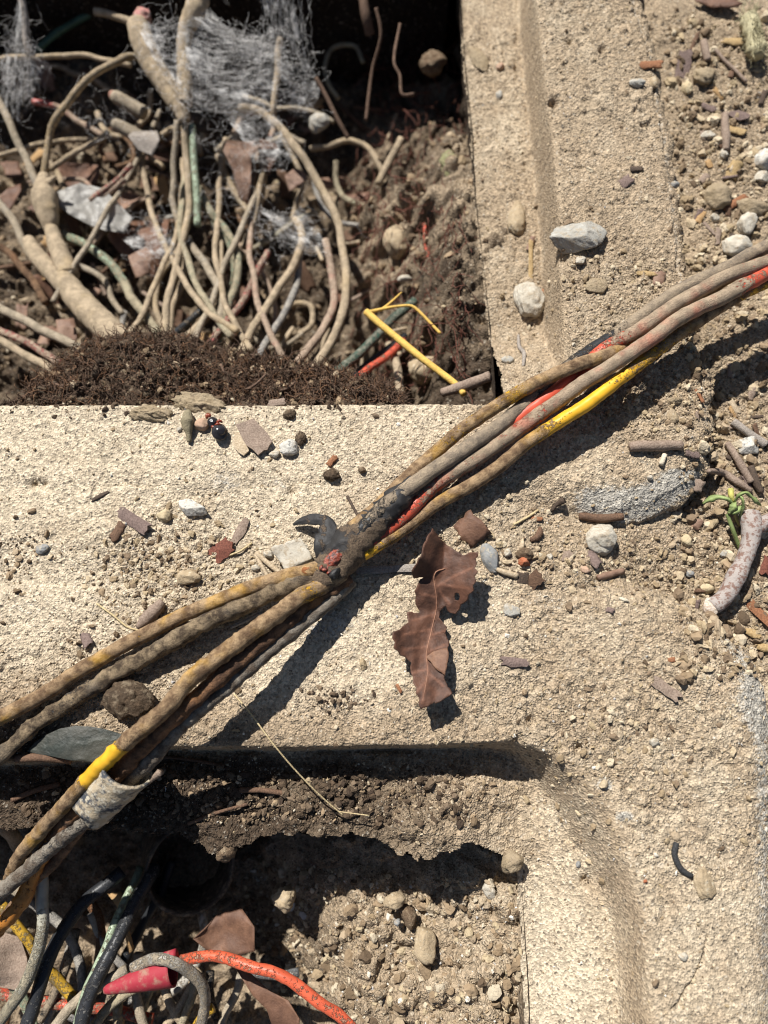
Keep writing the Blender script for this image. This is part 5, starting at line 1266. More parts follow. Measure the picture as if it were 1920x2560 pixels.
for k, (lab, c, s, n, key) in enumerate((('loose gritty crumbs in the middle of the sandy crossbar', (420, 1420), (95, 62), 900, 'sandy'), ('dark crumbs in the middle of the sandy crossbar', (400, 1420), (80, 50), 230, 'brown'), ('dark crumbs near the lower edge of the crossbar', (840, 1755), (45, 22), 110, 'dark'), ('dark crumbs at left edge of the crossbar', (40, 1400), (35, 45), 160, 'brown'),
                                         ('crumbs of soil under the cable bundle on the right rim', (1590, 1000), (70, 40), 420, 'sandy'), ('crumbs of soil above the cable bundle on the right rim', (1530, 700), (90, 50), 420, 'sandy'), ('crumbs of soil between the two boxes', (1560, 1400), (150, 45), 600, 'sandy'), ('crumbs of soil round the small white stones left of the leaf shadow', (1180, 1340), (110, 60), 300, 'sandy'),
                                         ('crumbs of soil along the lower box corner', (1500, 1860), (140, 90), 600, 'sandy'), ('dark crumbs at lower left of the crossbar', (220, 1640), (60, 50), 120, 'brown'))):
    hpile('soil_crumbs', lab, n, patch(c, s), HH, (.5, 2.5), key, 40 + k, 'soil crumbs')
# ------------------------------------------------------------------ stones and litter that can be told apart
rock('large angular grey stone on the right rim, above the cable bundle', 1443, 598, 146, 84, -6, 9, 'grey', 61, .9, .09, bury=.4, sub=4)
rock('small white chip lying against the large angular grey stone', 1450, 655, 36, 24, 25, 3, 'white', 62, .9)
rock('rough white stone on the recessed ledge above the cable bundle', 1323, 757, 80, 96, 10, 8, 'white', 63, .45, .10, sub=4)
rock('rounded white speckled pebble in the gap between the two boxes', 1500, 1352, 84, 80, 20, 8, 'white', 64, .25, .05, name='pebble', cat='pebble', sub=4)
def s3(q): return tuple(P(380 + q[0] / 3.456, 980 + q[1] / 3.456, 3.5)[:2])
flake([s3(q) for q in ((1032, 1352), (1060, 1330), (1120, 1318), (1200, 1290), (1285, 1262), (1310, 1300), (1345, 1362), (1388, 1440), (1350, 1462), (1260, 1495), (1150, 1545), (1115, 1480), (1075, 1425), (1042, 1395))], lambda x, y: 4.2 + .5 * fbm(x, y, 4, 3, 4) - .03 * (x - s3((1200, 1400))[0]) * (y - s3((1200, 1400))[1]), rmat('white'), 'squarish pale grey stone slab beside the torn tape', 'stone', 4.5, 'stone', .7, jagmm=.15, smooth=True)
rock('white stone with dark flecks on the sandy crossbar', 483, 1276, 80, 42, -28, 5, 'speckled', 66, .85, .06, sub=4)
rock('small blue-grey pebble alone at left of the sandy crossbar', 109, 1373, 36, 26, 15, 2.6, 'blue', 67, .6, name='pebble', cat='pebble')
rock('pale crumbly stone right of the split bark chip', 724, 1122, 50, 46, 30, 4, 'speckled', 68, .6, .14)
rock('little white stone between the bark chip and the crumbly stone', 687, 1137, 28, 22, 10, 2.4, 'white', 69, .7)
rock('light grey faceted stone in the soil by the twigs at right', 1865, 1117, 60, 50, -10, 6, 'speckled', 70, .95, .04, sub=4)
rock('pale stone with a slanted face just above the cables at right edge', 1861, 567, 46, 62, -25, 6, 'white', 71, .8, .06)
rock('broad cream stone touching the cables at right edge', 1836, 620, 74, 58, 10, 7, 'white', 72, .6, .08)
rock('big white stone cut by the right edge of the photo', 1908, 405, 52, 62, 10, 8, 'speckled', 73, .8, .06)
rock('white stone just below the big one at the right edge', 1900, 446, 34, 32, 0, 4, 'white', 74, .8)
rock('small white oval stone at the lower end of the upright twig', 1808, 387, 22, 30, -15, 3, 'white', 75, .3)
rock('white-tipped stone beside the broken rim edge', 1716, 225, 28, 38, 0, 4, 'yellowish', 76, .6)
rock('pale wedge stone left of the upright twig', 1767, 342, 38, 20, -8, 3, 'white', 77, .8)
rock('lumpy grey stone between the brown bark slab and thin twig', 1757, 200, 62, 50, 20, 6, 'sandy', 78, .6, .15)
rock('tiny blue pebble near the right edge', 1896, 240, 14, 20, 0, 1.8, 'blue', 79, .5, name='pebble', cat='pebble')
rock('cream oval pebble in the soil left of the large sandy clod', 1762, 486, 28, 16, -5, 2.4, 'yellowish', 80, .3, name='pebble', cat='pebble')
rock('pale square stone under the large sandy clod', 1787, 547, 28, 24, 5, 3, 'white', 81, .8)
rock('large sandy clod in the soil right of the rim', 1792, 497, 78, 74, 15, 8, 'sandy', 82, .5, .14, name='soil_clod', cat='soil clod')
rock('flat sandy clod near the right edge above the cables', 1880, 525, 88, 52, -12, 6, 'sandy', 83, .5, .14, name='soil_clod', cat='soil clod')
rock('bluish grey flat stone beside the big dead leaf', 1225, 1396, 44, 80, 25, 4, 'blue', 84, .85, .05)
rock('grey clod topped with a red clay chip, right of the bluish stone', 1309, 1387, 46, 34, 0, 4.5, 'brown', 85, .5, .14, name='soil_clod', cat='soil clod')
rock('orange red clay chip on a grey clod', 1309, 1409, 34, 24, -15, 5, 'brick', 86, .9, name='clay_chip', cat='clay chip')
rock('white nub of stone beside the bluish stone', 1267, 1383, 22, 20, 30, 2.5, 'white', 87, .5, name='pebble', cat='pebble')
rock('small round white pebble between clay chip and speckled pebble', 1374, 1393, 15, 17, 0, 2.0, 'white', 88, .3, name='pebble', cat='pebble')
rock('pale peach stone left of the brown twig in the gap', 1462, 1424, 28, 22, 0, 3, 'palebrick', 89, .9)
rock('pale yellow pebble in the gap soil left of the branch', 1713, 1353, 28, 34, 10, 3.6, 'yellowish', 90, .35, name='pebble', cat='pebble')
rock('ochre stone in the gap near the branch tip', 1768, 1473, 40, 28, -10, 3.6, 'yellowish', 91, .6)
rock('dark grey pebble at the rim of the gap below the yellow pebble', 1722, 1434, 26, 20, 10, 2.6, 'blue', 92, .4, name='pebble', cat='pebble')
rock('grey stone under the weed stalk', 1808, 1384, 28, 22, 10, 3, 'grey', 93, .5)
rock('grey flat lump on the sand below the clay chip', 1278, 1527, 44, 34, -6, 2.6, 'grey', 94, .8, .12)
rock('white pebble alone on the lower box corner', 1634, 1857, 28, 24, -20, 3, 'white', 95, .8, name='pebble', cat='pebble')
rock('dusty tan pebble touching the black rubber strip', 1759, 2206, 54, 74, 8, 3.2, 'tan', 96, .2, .05, name='pebble', cat='pebble', sub=4)
rock('tiny red grit on the lower box rim', 1612, 2203, 11, 10, 0, 1.2, 'brick', 97, .5, name='grit', cat='grit')
rock('pale pebble near the crack in the lower rim', 1706, 2390, 26, 20, 0, 2.0, 'white', 98, .3, name='pebble', cat='pebble')
rock('tiny blue pebble on the lower recessed ledge', 1445, 2160, 12, 16, 0, 1.5, 'blue', 99, .5, name='pebble', cat='pebble')
rock('long tan stone half buried on the upper recessed ledge', 1290, 548, 46, 98, -8, 5, 'tan', 101, .6, .12)
rock('flaking sandy crust high on the upper recessed ledge', 1196, 150, 40, 92, 18, 3, 'sandy', 102, .6, .16, name='sand_crust', cat='sand crust')
rock('pinkish pebble beside the flaking crust on the upper ledge', 1250, 168, 22, 20, 10, 2.4, 'palebrick', 103, .5, name='pebble', cat='pebble')
rock('grey flat pebble midway up the upper ledge', 1247, 238, 18, 26, -10, 2, 'grey', 104, .6, name='pebble', cat='pebble')
rock('angular grey pebble on the ledge below the rough white stone', 1268, 902, 32, 24, -15, 3, 'grey', 105, .9, name='pebble', cat='pebble')
rock('flat sandy flake on the rim just above the cable bundle', 1490, 718, 62, 46, 15, 2.6, 'sandy', 106, .7, .12, name='sand_flake', cat='sand flake')
rock('grey pebble pair piece high on the right rim', 1590, 211, 42, 26, -10, 3, 'grey', 107, .6, name='pebble', cat='pebble')
rock('tan pebble right beside the grey one high on the rim', 1633, 210, 22, 36, 0, 3, 'tan', 108, .5, name='pebble', cat='pebble')
rock('small bluish stone at the broken rim edge', 1685, 464, 26, 18, -20, 2.4, 'blue', 109, .7, name='pebble', cat='pebble')
rock('sandy crust cake at the edge of the upper opening, left piece', 375, 1032, 120, 50, -4, 5, 'sandy', 110, .5, .35, bury=.5, name='sand_crust', cat='sand crust', sub=4)
rock('sandy crust cake at the edge of the upper opening behind the beetle', 500, 1012, 136, 66, -8, 6, 'sandy', 111, .5, .35, bury=.5, name='sand_crust', cat='sand crust', sub=4)
rock('big dark soil clod under the left cables near the crossbar edge', 333, 1748, 130, 104, -20, 11, 'dark', 112, .5, .2, bury=.25, name='soil_clod', cat='soil clod', sub=4)
rock('dark round clod right of the splice on the sand', 829, 1189, 44, 34, 10, 4, 'dark', 113, .5, .22, name='soil_clod', cat='soil clod')
rock('small round brown seed on the sand right of the dark clod', 905, 1176, 20, 18, 0, 2.6, 'brown', 114, .2, name='seed', cat='seed')
rock('tan gritty lump in the crumbs of the crossbar', 476, 1446, 62, 42, -10, 4.5, 'tan', 115, .5, .16, name='soil_clod', cat='soil clod')
rock('little ochre lump left of the dark-flecked white stone', 412, 1293, 40, 32, 15, 3.5, 'yellowish', 116, .5, .16, name='soil_clod', cat='soil clod')
rock('black soil crumb heap at the crossbar edge below the chip', 724, 1037, 34, 30, 0, 3, 'dark', 117, .5, .25, name='soil_clod', cat='soil clod')
rock('dark crumbly patch behind the crumbly stone', 752, 1098, 30, 40, 0, 3, 'dark', 118, .5, .25, name='soil_clod', cat='soil clod')
rock('pale pebble with dark face between pupa and beetle', 505, 1063, 38, 34, -10, 4, 'palebrick', 119, .6, name='pebble', cat='pebble')
rock('white grain left of the pupa', 449, 1075, 14, 14, 0, 1.6, 'white', 120, .4, name='pebble', cat='pebble')
rock('white pebble by the two crossed straws', 672, 1386, 28, 20, -20, 2.6, 'white', 121, .3, name='pebble', cat='pebble')
rock('white pebble below the crossed straws', 640, 1420, 22, 18, 0, 2.2, 'white', 122, .4, name='pebble', cat='pebble')
rock('oval brown clod on the right rim below the cable bundle', 1684, 1005, 42, 24, 8, 3.4, 'sandy', 123, .3, .12, name='soil_clod', cat='soil clod')
rock('flat tan flake on the right rim below the cable bundle', 1681, 1041, 30, 40, 15, 2.2, 'tan', 124, .7, name='sand_flake', cat='sand flake')
rock('pale speck of stone left of the short stick', 1636, 1077, 13, 13, 0, 1.8, 'yellowish', 125, .6, name='pebble', cat='pebble')
rock('white fragment on the rim above the rounded grey corner', 1624, 1195, 18, 15, -20, 2, 'white', 126, .8, name='pebble', cat='pebble')
# bark, wood and leaf litter
chp = empty('bark_chip', G(632, 1096)); tag(chp, 'split grey-brown bark chip with two layers beside the beetle', 'bark chip')
def cpx(q): return tuple(P(380 + q[0] / 3.456, 980 + q[1] / 3.456, 1.5)[:2])
flake([cpx(q) for q in ((725, 285), (770, 275), (880, 235), (930, 290), (1000, 360), (1042, 432), (1015, 470), (1000, 505), (970, 510), (920, 552), (870, 500), (820, 470), (790, 420), (755, 350))], lambda x, y: H(x, y) + 2.0 + .2 * fbm(x, y, 3, 3, 4), wmat('bark'), None, None, 1.0, 'upper_layer', .8, chp)
flake([cpx(q) for q in ((712, 350), (745, 345), (790, 420), (825, 475), (838, 505), (790, 548), (745, 520), (708, 475))], lambda x, y: H(x, y) + 1.2 + .2 * fbm(x, y, 3, 3, 5), wmat('pale'), None, None, .7, 'lower_layer', .8, chp)
chip('dark red bark scrap in the crumbs of the crossbar', 554, 1378, 58, 40, 35, 'red', .8, .4, .5, .4, 2)
chip('pale brown bark sliver above the dark red scrap', 601, 1331, 68, 24, 62, 'bark', .8, .5, .3, .3, 3, taper=.4)
chip('reddish curled bark roll in the crumbs of the crossbar', 338, 1304, 92, 30, -34, 'purple', .8, 2.0, .6, .4, 4)
chip('brown curled flake under the reddish bark roll', 296, 1330, 48, 22, 60, 'brown', .6, 1.5, .3, .2, 5)
chip('small upright brown bark bit above the left cables', 217, 1596, 44, 24, -60, 'purple', .6, .4, 1.0, .3, 6)
chip('pale flat wood chip on the edge of the upper opening', 692, 1010, 40, 16, 8, 'bark', .8, .2, .2, .8, 7)
chip('dark splinter lying on the open sand', 252, 1242, 46, 11, 28, 'dark', .7, .3, .2, .2, 8, taper=.4)
chip('orange bark chip near the broken edge high on the right rim', 1626, 167, 52, 22, -4, 'orange', .7, .5, .4, .5, 9)
chip('brown leaf with dark hole at the top right corner', 1787, 20, 96, 42, -18, 'leafbrown', .3, 1.5, 1.0, 2.0, 10, name='dead_leaf', cat='leaf', taper=.5)
chip('golden orange leaf bit beside the furry seed head', 1833, 111, 60, 24, -8, 'gold', .3, .8, .6, 1.0, 11, name='leaf_scrap', cat='leaf scrap', taper=.4)
chip('grey-brown bark slab standing at the broken rim edge', 1706, 168, 64, 30, 78, 'purple', .8, .3, 1.5, .6, 12)
chip('purple-brown bark oval beside the upright twig', 1843, 295, 42, 28, -15, 'purple', .8, .5, .3, .8, 13, taper=.5)
chip('golden papery scrap below the upright twig', 1831, 432, 46, 28, 65, 'gold', .3, .8, 1.0, .8, 14, name='leaf_scrap', cat='leaf scrap')
chip('gold leaf scrap right of the upright twig', 1838, 330, 40, 20, -25, 'gold', .3, .6, .5, .6, 15, name='leaf_scrap', cat='leaf scrap')
chip('curled brown leaf above the cables near the right edge', 1833, 512, 62, 18, 28, 'orange', .4, 1.5, .6, .8, 16, name='leaf_scrap', cat='leaf scrap')
chip('yellowish leaf sliver above the cables on the rim', 1614, 688, 48, 17, -6, 'gold', .3, .6, .3, .6, 17, name='leaf_scrap', cat='leaf scrap', taper=.5)
chip('pinkish leaf flake above the cables near the rim edge', 1646, 702, 38, 26, 80, 'pinkleaf', .3, .5, .5, .6, 18, name='leaf_scrap', cat='leaf scrap')
chip('brown-grey flake in the middle of the right rim', 1562, 458, 34, 26, 30, 'purple', .6, .3, .6, .4, 19)
chip('dark flake just above the brown-grey one on the right rim', 1590, 425, 28, 13, -5, 'dark', .6, .3, .3, .3, 20)
chip('tiny orange chip beside the rough white stone', 1350, 733, 26, 13, 10, 'orange', .6, .3, .3, .5, 21)
chip('upright straw-coloured splinter above the rough white stone', 1326, 655, 110, 10, 88, 'gold', .6, .2, .6, .5, 22, name='splinter', cat='splinter')
chip('pink-brown curl above the straw-coloured splinter', 1326, 612, 40, 12, 70, 'pinkleaf', .5, .8, .4, .4, 23, name='leaf_scrap', cat='leaf scrap')
chip('orange splinter on the right rim below the cable bundle', 1746, 990, 42, 8, -72, 'orange', .7, .2, .5, .3, 24, name='splinter', cat='splinter')
chip('brown bark chip on the sand right of the big dead leaf', 1283, 1655, 64, 24, -6, 'purple', .8, .6, .4, .5, 25, taper=.3)
chip('brown bark chip on the lower box rim', 1662, 1722, 72, 26, -38, 'bark', .8, .5, .3, .4, 26)
chip('flat grey wood sliver lying under the splice', 968, 1424, 152, 18, 2, 'grey', .9, .2, .0, .2, 27, name='wood_sliver', cat='wood sliver')
chip('dark leaf piece in the bundle shadow above the big dead leaf', 1176, 1326, 62, 70, 40, 'leafbrown', .3, 2.0, 1.5, .8, 28, name='dead_leaf', cat='leaf')
chip('dark brown bark chip below the orange red clay chip', 1333, 1450, 34, 34, 35, 'brown', .8, .4, 1.6, 1.0, 29)
chip('black bark bit beside the dark brown one', 1306, 1446, 26, 28, 80, 'dark', .8, .3, .6, .3, 30)
chip('flat brown square chip near the speckled pebble', 1420, 1393, 28, 26, 80, 'bark', .5, .1, .2, .2, 31)
chip('pinkish flake standing in the gap soil', 1480, 1398, 44, 26, -60, 'purple', .5, .6, 1.0, .5, 32)
chip('dark red chip at right edge beside the branch', 1914, 1415, 46, 24, 70, 'red', .8, .5, .5, .6, 33)
chip('long brown chip below the branch at right edge', 1899, 1538, 84, 22, -52, 'orange', .8, .6, .4, .8, 34)
chip('small yellowish leaf under the long brown chip', 1877, 1584, 40, 22, -30, 'gold', .3, 1.2, .8, .8, 35, name='leaf_scrap', cat='leaf scrap', taper=.6)
chip('dry yellow leaf at the right edge of the lower box', 1908, 1620, 42, 22, -8, 'gold', .3, 1.2, .5, 1.0, 36, name='leaf_scrap', cat='leaf scrap', taper=.6)
chip('orange flake on the soil under the dry grass stem', 1336, 1298, 34, 10, -4, 'orange', .5, .2, .2, .2, 37)
chip('brown square flake in the soil above the weed', 1742, 1215, 30, 26, 70, 'bark', .5, .2, .5, .5, 38)
chip('pink bent chip in the gap soil', 1740, 1313, 26, 20, 60, 'pinkleaf', .6, .6, .6, .6, 39)
chip('tan wood block in the soil near the upper branch end', 1690, 1290, 20, 14, 0, 'pale', .8, .2, .2, .4, 40)
chip('rust brown chip on the sand right of the splice', 830, 1154, 30, 14, 50, 'orange', .6, .3, .3, .3, 41)
chip('tiny maroon chip on the lower box sand', 1524, 1526, 18, 13, -20, 'purple', .5, .2, .2, .2, 42)
chip('small red-brown speck chip on the lower box', 1677, 1650, 18, 12, 10, 'orange', .5, .2, .2, .2, 43)
chip('pale seed husk on the lower box sand', 1557, 1499, 22, 9, -18, 'cream', .5, .4, .1, .3, 44, name='seed_husk', cat='seed husk', taper=.5)
chip('small tan sliver on the sand beside the big dead leaf', 997, 1721, 22, 8, -60, 'orange', .4, .2, .2, .2, 45)
# twigs
stick('short grey-brown stick lying level on the right rim', [(1574, 1117, 1.6), (1600, 1115, 1.8), (1640, 1115, 1.8), (1680, 1113, 1.7), (1704, 1114, 1.5)], [1.5, 1.8, 1.85, 1.75, 1.6], 'bark', 5, wob=.16)
stick('tiny pale rod below the short grey-brown stick', [(1662, 1136, .9), (1657, 1150, .9), (1652, 1162, .9)], .85, 'cream', 6)
br = empty('pruned_branch', G(1850, 1420)); tag(br, 'knobbly pruned branch with blotchy red-grey bark and pale cut ends at right', 'branch')
b = NB('blotchy_bark')
BRK = b.done(b.mix(b.ramp(b.noise(1.5, 5, .65, 2), .48, .6), (.34, .30, .275), (.20, .125, .10)), .8, b.bump(b.noise(.9, 4, .65, 5), .4, .9), .2)
stick(None, [(1873, 1290, 4), (1880, 1318, 5), (1872, 1368, 5), (1855, 1412, 5), (1836, 1450, 5), (1818, 1484, 5), (1800, 1503, 4.5), (1780, 1518, 4)], [3.6, 3.2, 2.8, 2.6, 2.5, 3.0, 2.8, 2.6, 2.7], BRK, 7, 'limb', None, True, .1, 14, parent=br)
stick(None, [(1880, 1325, 5), (1905, 1312, 5), (1950, 1285, 5)], [2.6, 2.3, 2.2], BRK, 8, 'side_limb', None, True, .1, 12, parent=br)
v, f = rock_geo(6.5, 6.0, 4.0, 4, 3, .6, .08, 30); mesh_obj('cut_end', v + G(1779, 1515, 4.2), f, mat_wood('cut_wood', (.58, .52, .46), (.46, .36, .27)), br)
v, f = rock_geo(7.5, 4, 5.5, 6, 3, .5, .08, -10); mesh_obj('cut_end', v + G(1873, 1289, 3.6), f, mat_wood('old_cut_wood', (.44, .40, .36), (.36, .30, .25)), br)
stick('tan upright twig with a knot in the soil at right', [(1813, 285, 1.5), (1812, 310, 2), (1815, 345, 2), (1815, 376, 1.6)], [1.3, 1.5, 1.7, 1.2], 'bark', 9)
stick('short stout twig beside the lumpy grey stone', [(1759, 104, 1.5), (1764, 128, 2), (1770, 152, 1.5)], [1.3, 1.5, 1.4], 'bark', 10)
stick('long thin twig slanting near the golden orange leaf', [(1788, 125, 1), (1812, 152, 1.2), (1838, 176, 1.2), (1866, 205, 1)], .7, 'bark', 11)
stick('grey twig right of the rim edge pointing to the faceted stone', [(1833, 1054, 1.5), (1868, 1080, 2), (1914, 1112, 1.5)], [1.4, 1.3, 1.5], 'grey', 12)
stick('tan twig slanting beneath the faceted stone', [(1818, 1108, 1.4), (1845, 1150, 1.8), (1878, 1206, 1.4)], [1.1, 1.3, 1.2], 'bark', 13)
stick('split tan twig just above the weed', [(1771, 1177, 1.2), (1806, 1182, 1.6), (1846, 1206, 1.6), (1878, 1228, 1.2)], [.7, 1.2, 1.3, .8], 'bark', 14)
stick('short dark twig above the weed near the right edge', [(1876, 1166, 1.2), (1888, 1200, 1.5), (1903, 1232, 1.2)], [1.2, 1.4, 1.1], 'dark', 15)
stick('dark brown twig tucked under the rounded grey corner', [(1448, 1290, .8), (1500, 1296, 1), (1558, 1292, .8)], [1.2, 1.5, 1.2], 'brown', 16)
stick('thin black twig left of the rounded grey corner', [(1378, 1278, .6), (1392, 1262, 1.4), (1410, 1250, 2.2)], [.6, .7, 1.2], 'dark', 17)
stick('dry pale grass stem on the soil left of the thin black twig', [(1284, 1312, .4), (1315, 1295, .8), (1346, 1275, .5)], .38, 'drygrass', 18, 'dry_grass', 'dry grass')
stick('pinkish twig lying at the upper edge of the lower box', [(1494, 1444, .8), (1525, 1436, 1), (1558, 1427, .8)], [.9, 1.1, .9], 'pinkleaf', 19)
stick('pale stick beside the clay chip', [(1232, 1420, .8), (1262, 1431, 1.2), (1294, 1440, .8)], [.6, .9, .9], 'pale', 20)
stick('curled brown seed pod right of the leaf shadow', [(1326, 1350, .8), (1340, 1345, 1), (1349, 1333, 1.2), (1350, 1318, .8)], [.7, 1.2, 1.1, .5], 'brown', 21, 'seed_pod', 'seed pod')
stick('small upright tan seed beside the grey clod', [(1307, 1346, .8), (1306, 1360, 1), (1304, 1373, .8)], [.3, .8, .7], 'pale', 22, 'seed', 'seed')
stick('black curved rubber strip on the lower box rim', [(1691, 2106, .5), (1686, 2135, .7), (1698, 2166, .7), (1714, 2182, .7), (1730, 2190, .6)], [.75, .85, .85, .8, .7], 'black', 23, 'rubber_strip', 'rubber strip', wob=.05)
stick('dark crooked twiglet on the ledge left of the cable bundle', [(1296, 838, .5), (1298, 866, .8), (1310, 884, .8), (1308, 915, .5)], [.5, .7, .8, .5], 'grey', 24)
stick('pale cone-like bark roll above the left cables', [(346, 1568, 1.5), (365, 1548, 2.4), (388, 1524, 2.4), (406, 1504, 1.6)], [1.0, 2.0, 2.1, 1.3], 'bark', 25, 'bark_roll', 'bark roll', wob=.3)
stick('grey twig under the middle of the left cable pair', [(576, 1569, .8), (612, 1552, 1), (657, 1529, .8)], [.5, .8, .6], 'grey', 26)
stick('fine dry grass blade above the left cables', [(242, 1509, .3), (285, 1540, 1.2), (320, 1568, 1.0), (358, 1578, .5)], .3, 'drygrass', 27, 'dry_grass', 'dry grass')
stick('dry grass blade touching the dark red bark scrap', [(565, 1391, .4), (600, 1378, 1), (630, 1357, .5)], .32, 'drygrass', 28, 'dry_grass', 'dry grass')
stick('pale straw, right one of two crossing beside the stone slab', [(640, 1382, .6), (672, 1410, 1.0), (708, 1438, 1.2)], .8, 'pale', 29, 'straw', 'straw')
stick('pale straw, left one of two crossing beside the stone slab', [(638, 1386, .5), (655, 1415, .8), (673, 1448, .8)], .65, 'pale', 30, 'straw', 'straw')
stick('thin black stick right of the torn tape', [(868, 1240, .5), (882, 1266, 1.2), (897, 1294, 1.5)], .45, 'dark', 31)
sg = empty('dry_grass', G(700, 1800)); tag(sg, 'long thin dry grass stem hanging from the crossbar over the shaded ledge', 'dry grass')
stick(None, [(585, 1735, .6), (627, 1785, 2.0), (684, 1861, 1.5), (739, 1926, -2), (804, 1992, -6), (858, 2038, -9)], .24, 'drygrass', 32, 'stalk', None, False, .05, 6, parent=sg)
stick(None, [(847, 2029, -8.5), (885, 2034, -8.5), (923, 2039, -9)], .19, 'drygrass', 33, 'side_stalk', None, False, .05, 6, parent=sg)
for k, (a, c, d, e) in enumerate(((30, 2000, 150, 1960), (180, 1900, 40, 1896), (600, 1975, 720, 1985), (470, 2060, 620, 2010), (380, 1890, 560, 1915))):
    stick(('root stub on the dark ledge at far left', 'brown root lying along the crossbar edge under the dark leaf', 'brown twig half buried on the shaded ledge under the grass stem', 'thin twig on the dark ledge above the hanging clod', 'thin root on the dark ledge right of the sleeve')[k],
          [(a, c, .8), ((a + d) / 2, (c + e) / 2 - 4, 1.4), (d, e, .8)], (.8, 1.2, .8, .5, .5)[k], 'brown', 90 + k)
# weed
wd = empty('weed', G(1840, 1290)); tag(wd, 'small green weed with drooping leaves in the soil at right', 'weed')
GR = wmat('green')
def blade(pts, width, nm='leaf_blade'):
    w3 = [G(a, c, z) for a, c, z in pts]
    v, f = ribbon(w3, width, 0, n=26, m=5, bow=.4)
    o = mesh_obj(nm, v, f, GR, wd, dict(vein=np.tile([0, .2, 1, .2, 0], len(v) // 5))); md = o.modifiers.new('t', 'SOLIDIFY'); md.thickness = .15 * S
blade([(1836, 1262, 7), (1820, 1248, 9), (1795, 1243, 8.5), (1772, 1250, 7), (1756, 1260, 5)], [1.0, 1.5, 1.5, 2.2, .4])
blade([(1836, 1255, 7.5), (1848, 1238, 10), (1866, 1232, 10), (1885, 1248, 8), (1903, 1264, 5)], [.8, 1.2, 1.2, 2.0, .3])
blade([(1842, 1235, 9), (1856, 1246, 10), (1858, 1268, 8), (1851, 1292, 5), (1853, 1310, 3)], [.6, 1.1, 1.1, .9, .8])
blade([(1822, 1285, 7), (1834, 1268, 8.5), (1840, 1255, 7.5)], [.8, 2.8, .6])
blade([(1818, 1280, 6), (1838, 1280, 7.5), (1856, 1262, 7)], [.5, 2.4, .5])
stick(None, [(1836, 1265, 6.5), (1840, 1290, 4), (1850, 1312, 1)], [.7, .6, .7], mat_leaf('pale_stem', (.30, .34, .12), (.34, .22, .14)), 3, 'stem', None, parent=wd)
stick(None, [(1818, 1285, 6), (1833, 1327, 4.5), (1849, 1370, 1)], [.6, .7, .6], GR, 4, 'stem', None, parent=wd)
stick(None, [(1827, 1224, 7.5), (1828, 1240, 8), (1834, 1255, 7)], [1.0, .8, .6], mat_leaf('yellow_bud', (.52, .46, .12), (.36, .36, .10)), 5, 'bud', None, parent=wd)
# furry seed head
fs = empty('catkin', G(1885, 95)); tag(fs, 'pale furry seed head with bristly top at the upper right', 'catkin')
path = catmull(np.array([G(1873, 48, 5), G(1880, 80, 5), G(1888, 110, 5), G(1896, 142, 4.5)]), .6)
v, f, _, _ = tube_geo(path, np.interp(np.linspace(0, 1, len(path)), [0, .25, .6, .85, 1], [3.6, 3.4, 3.1, 3.5, 2.2]), 18, .22, 4)
FUR = mat_wood('straw_fur', (.46, .42, .27), (.34, .30, .18))
mesh_obj('body', v, f, FUR, fs)
rg = np.random.default_rng(8); V, F, k = [], [], 0
for _ in range(620):
    i = rg.integers(len(path)); a = rg.uniform(0, 6.28); r0 = 3.0
    d = np.array((math.cos(a) * .8, rg.normal() * .5 + (.9 if i < len(path) * .2 else 0), math.sin(a)))
    p = path[i] + d * r0; e = p + (d + rg.normal(size=3) * .5) * rg.uniform(.7, 1.8)
    vv, ff, _, _ = tube_geo(np.array([p, (p + e) / 2 + rg.normal(size=3) * .15, e]), [.16, .13, .06], 3, cap=False); V.append(vv); F.append(np.array(ff) + k); k += len(vv)
mesh_obj('bristles', np.vstack(V), np.vstack(F), FUR, fs)['kind'] = 'stuff'
# beetle and pupa
bt = empty('dead_beetle', G(545, 1075)); tag(bt, 'shiny black dead beetle with broken red-brown head end on the sand', 'beetle')
SH = NB('black_shell').done((.02, .018, .019), .22, None, .6); RB = NB('red_chitin').done((.20, .035, .015), .3, None, .5)
v, f = rock_geo(5.0, 5.6, 4.2, 3, 3, .05, .02, 20); mesh_obj('abdomen', v + G(549, 1081, 2.2), f, SH, bt)
v, f = rock_geo(3.4, 3.8, 2.6, 4, 3, .1, .05, 25); mesh_obj('thorax', v + G(532, 1056, 2.5), f, SH, bt)
v, f = rock_geo(1.6, 1.4, 1.2, 5, 2, .2, .1, 0); mesh_obj('head', v + G(522, 1039, 2.4), f, RB, bt)
for k, pts in enumerate(([(538, 1062, 2.2), (548, 1052, 3.2), (556, 1056, 2.6)], [(536, 1066, 2.4), (544, 1060, 3.4), (553, 1063, 2.6)], [(526, 1060, 2), (534, 1068, 3.0), (543, 1066, 2.6)], [(518, 1047, 1.6), (517, 1038, 1.8), (521, 1034, 1.6)])):
    stick(None, pts, [.35, .55, .3], RB, 50 + k, 'leg', None, parent=bt)
w3 = catmull(np.array([G(470, 1027, 1.6), G(469, 1042, 2.2), G(468, 1060, 2.2), G(471, 1080, 1.8), G(473, 1105, 1.0)]), .4)
v, f, _, _ = tube_geo(w3, np.interp(np.linspace(0, 1, len(w3)), [0, .12, .35, .5, .7, 1], [.8, 1.5, 2.1, 1.9, 1.1, .7]) * (1 + .06 * np.sin(np.arange(len(w3)) * .9)), 14, .06, 5)
o = mesh_obj('insect_pupa', v, f, mat_wood('pupa_skin', (.27, .23, .15), (.20, .17, .11))); tag(o, 'tapered grey-brown insect pupa on the sand left of the beetle', 'pupa')

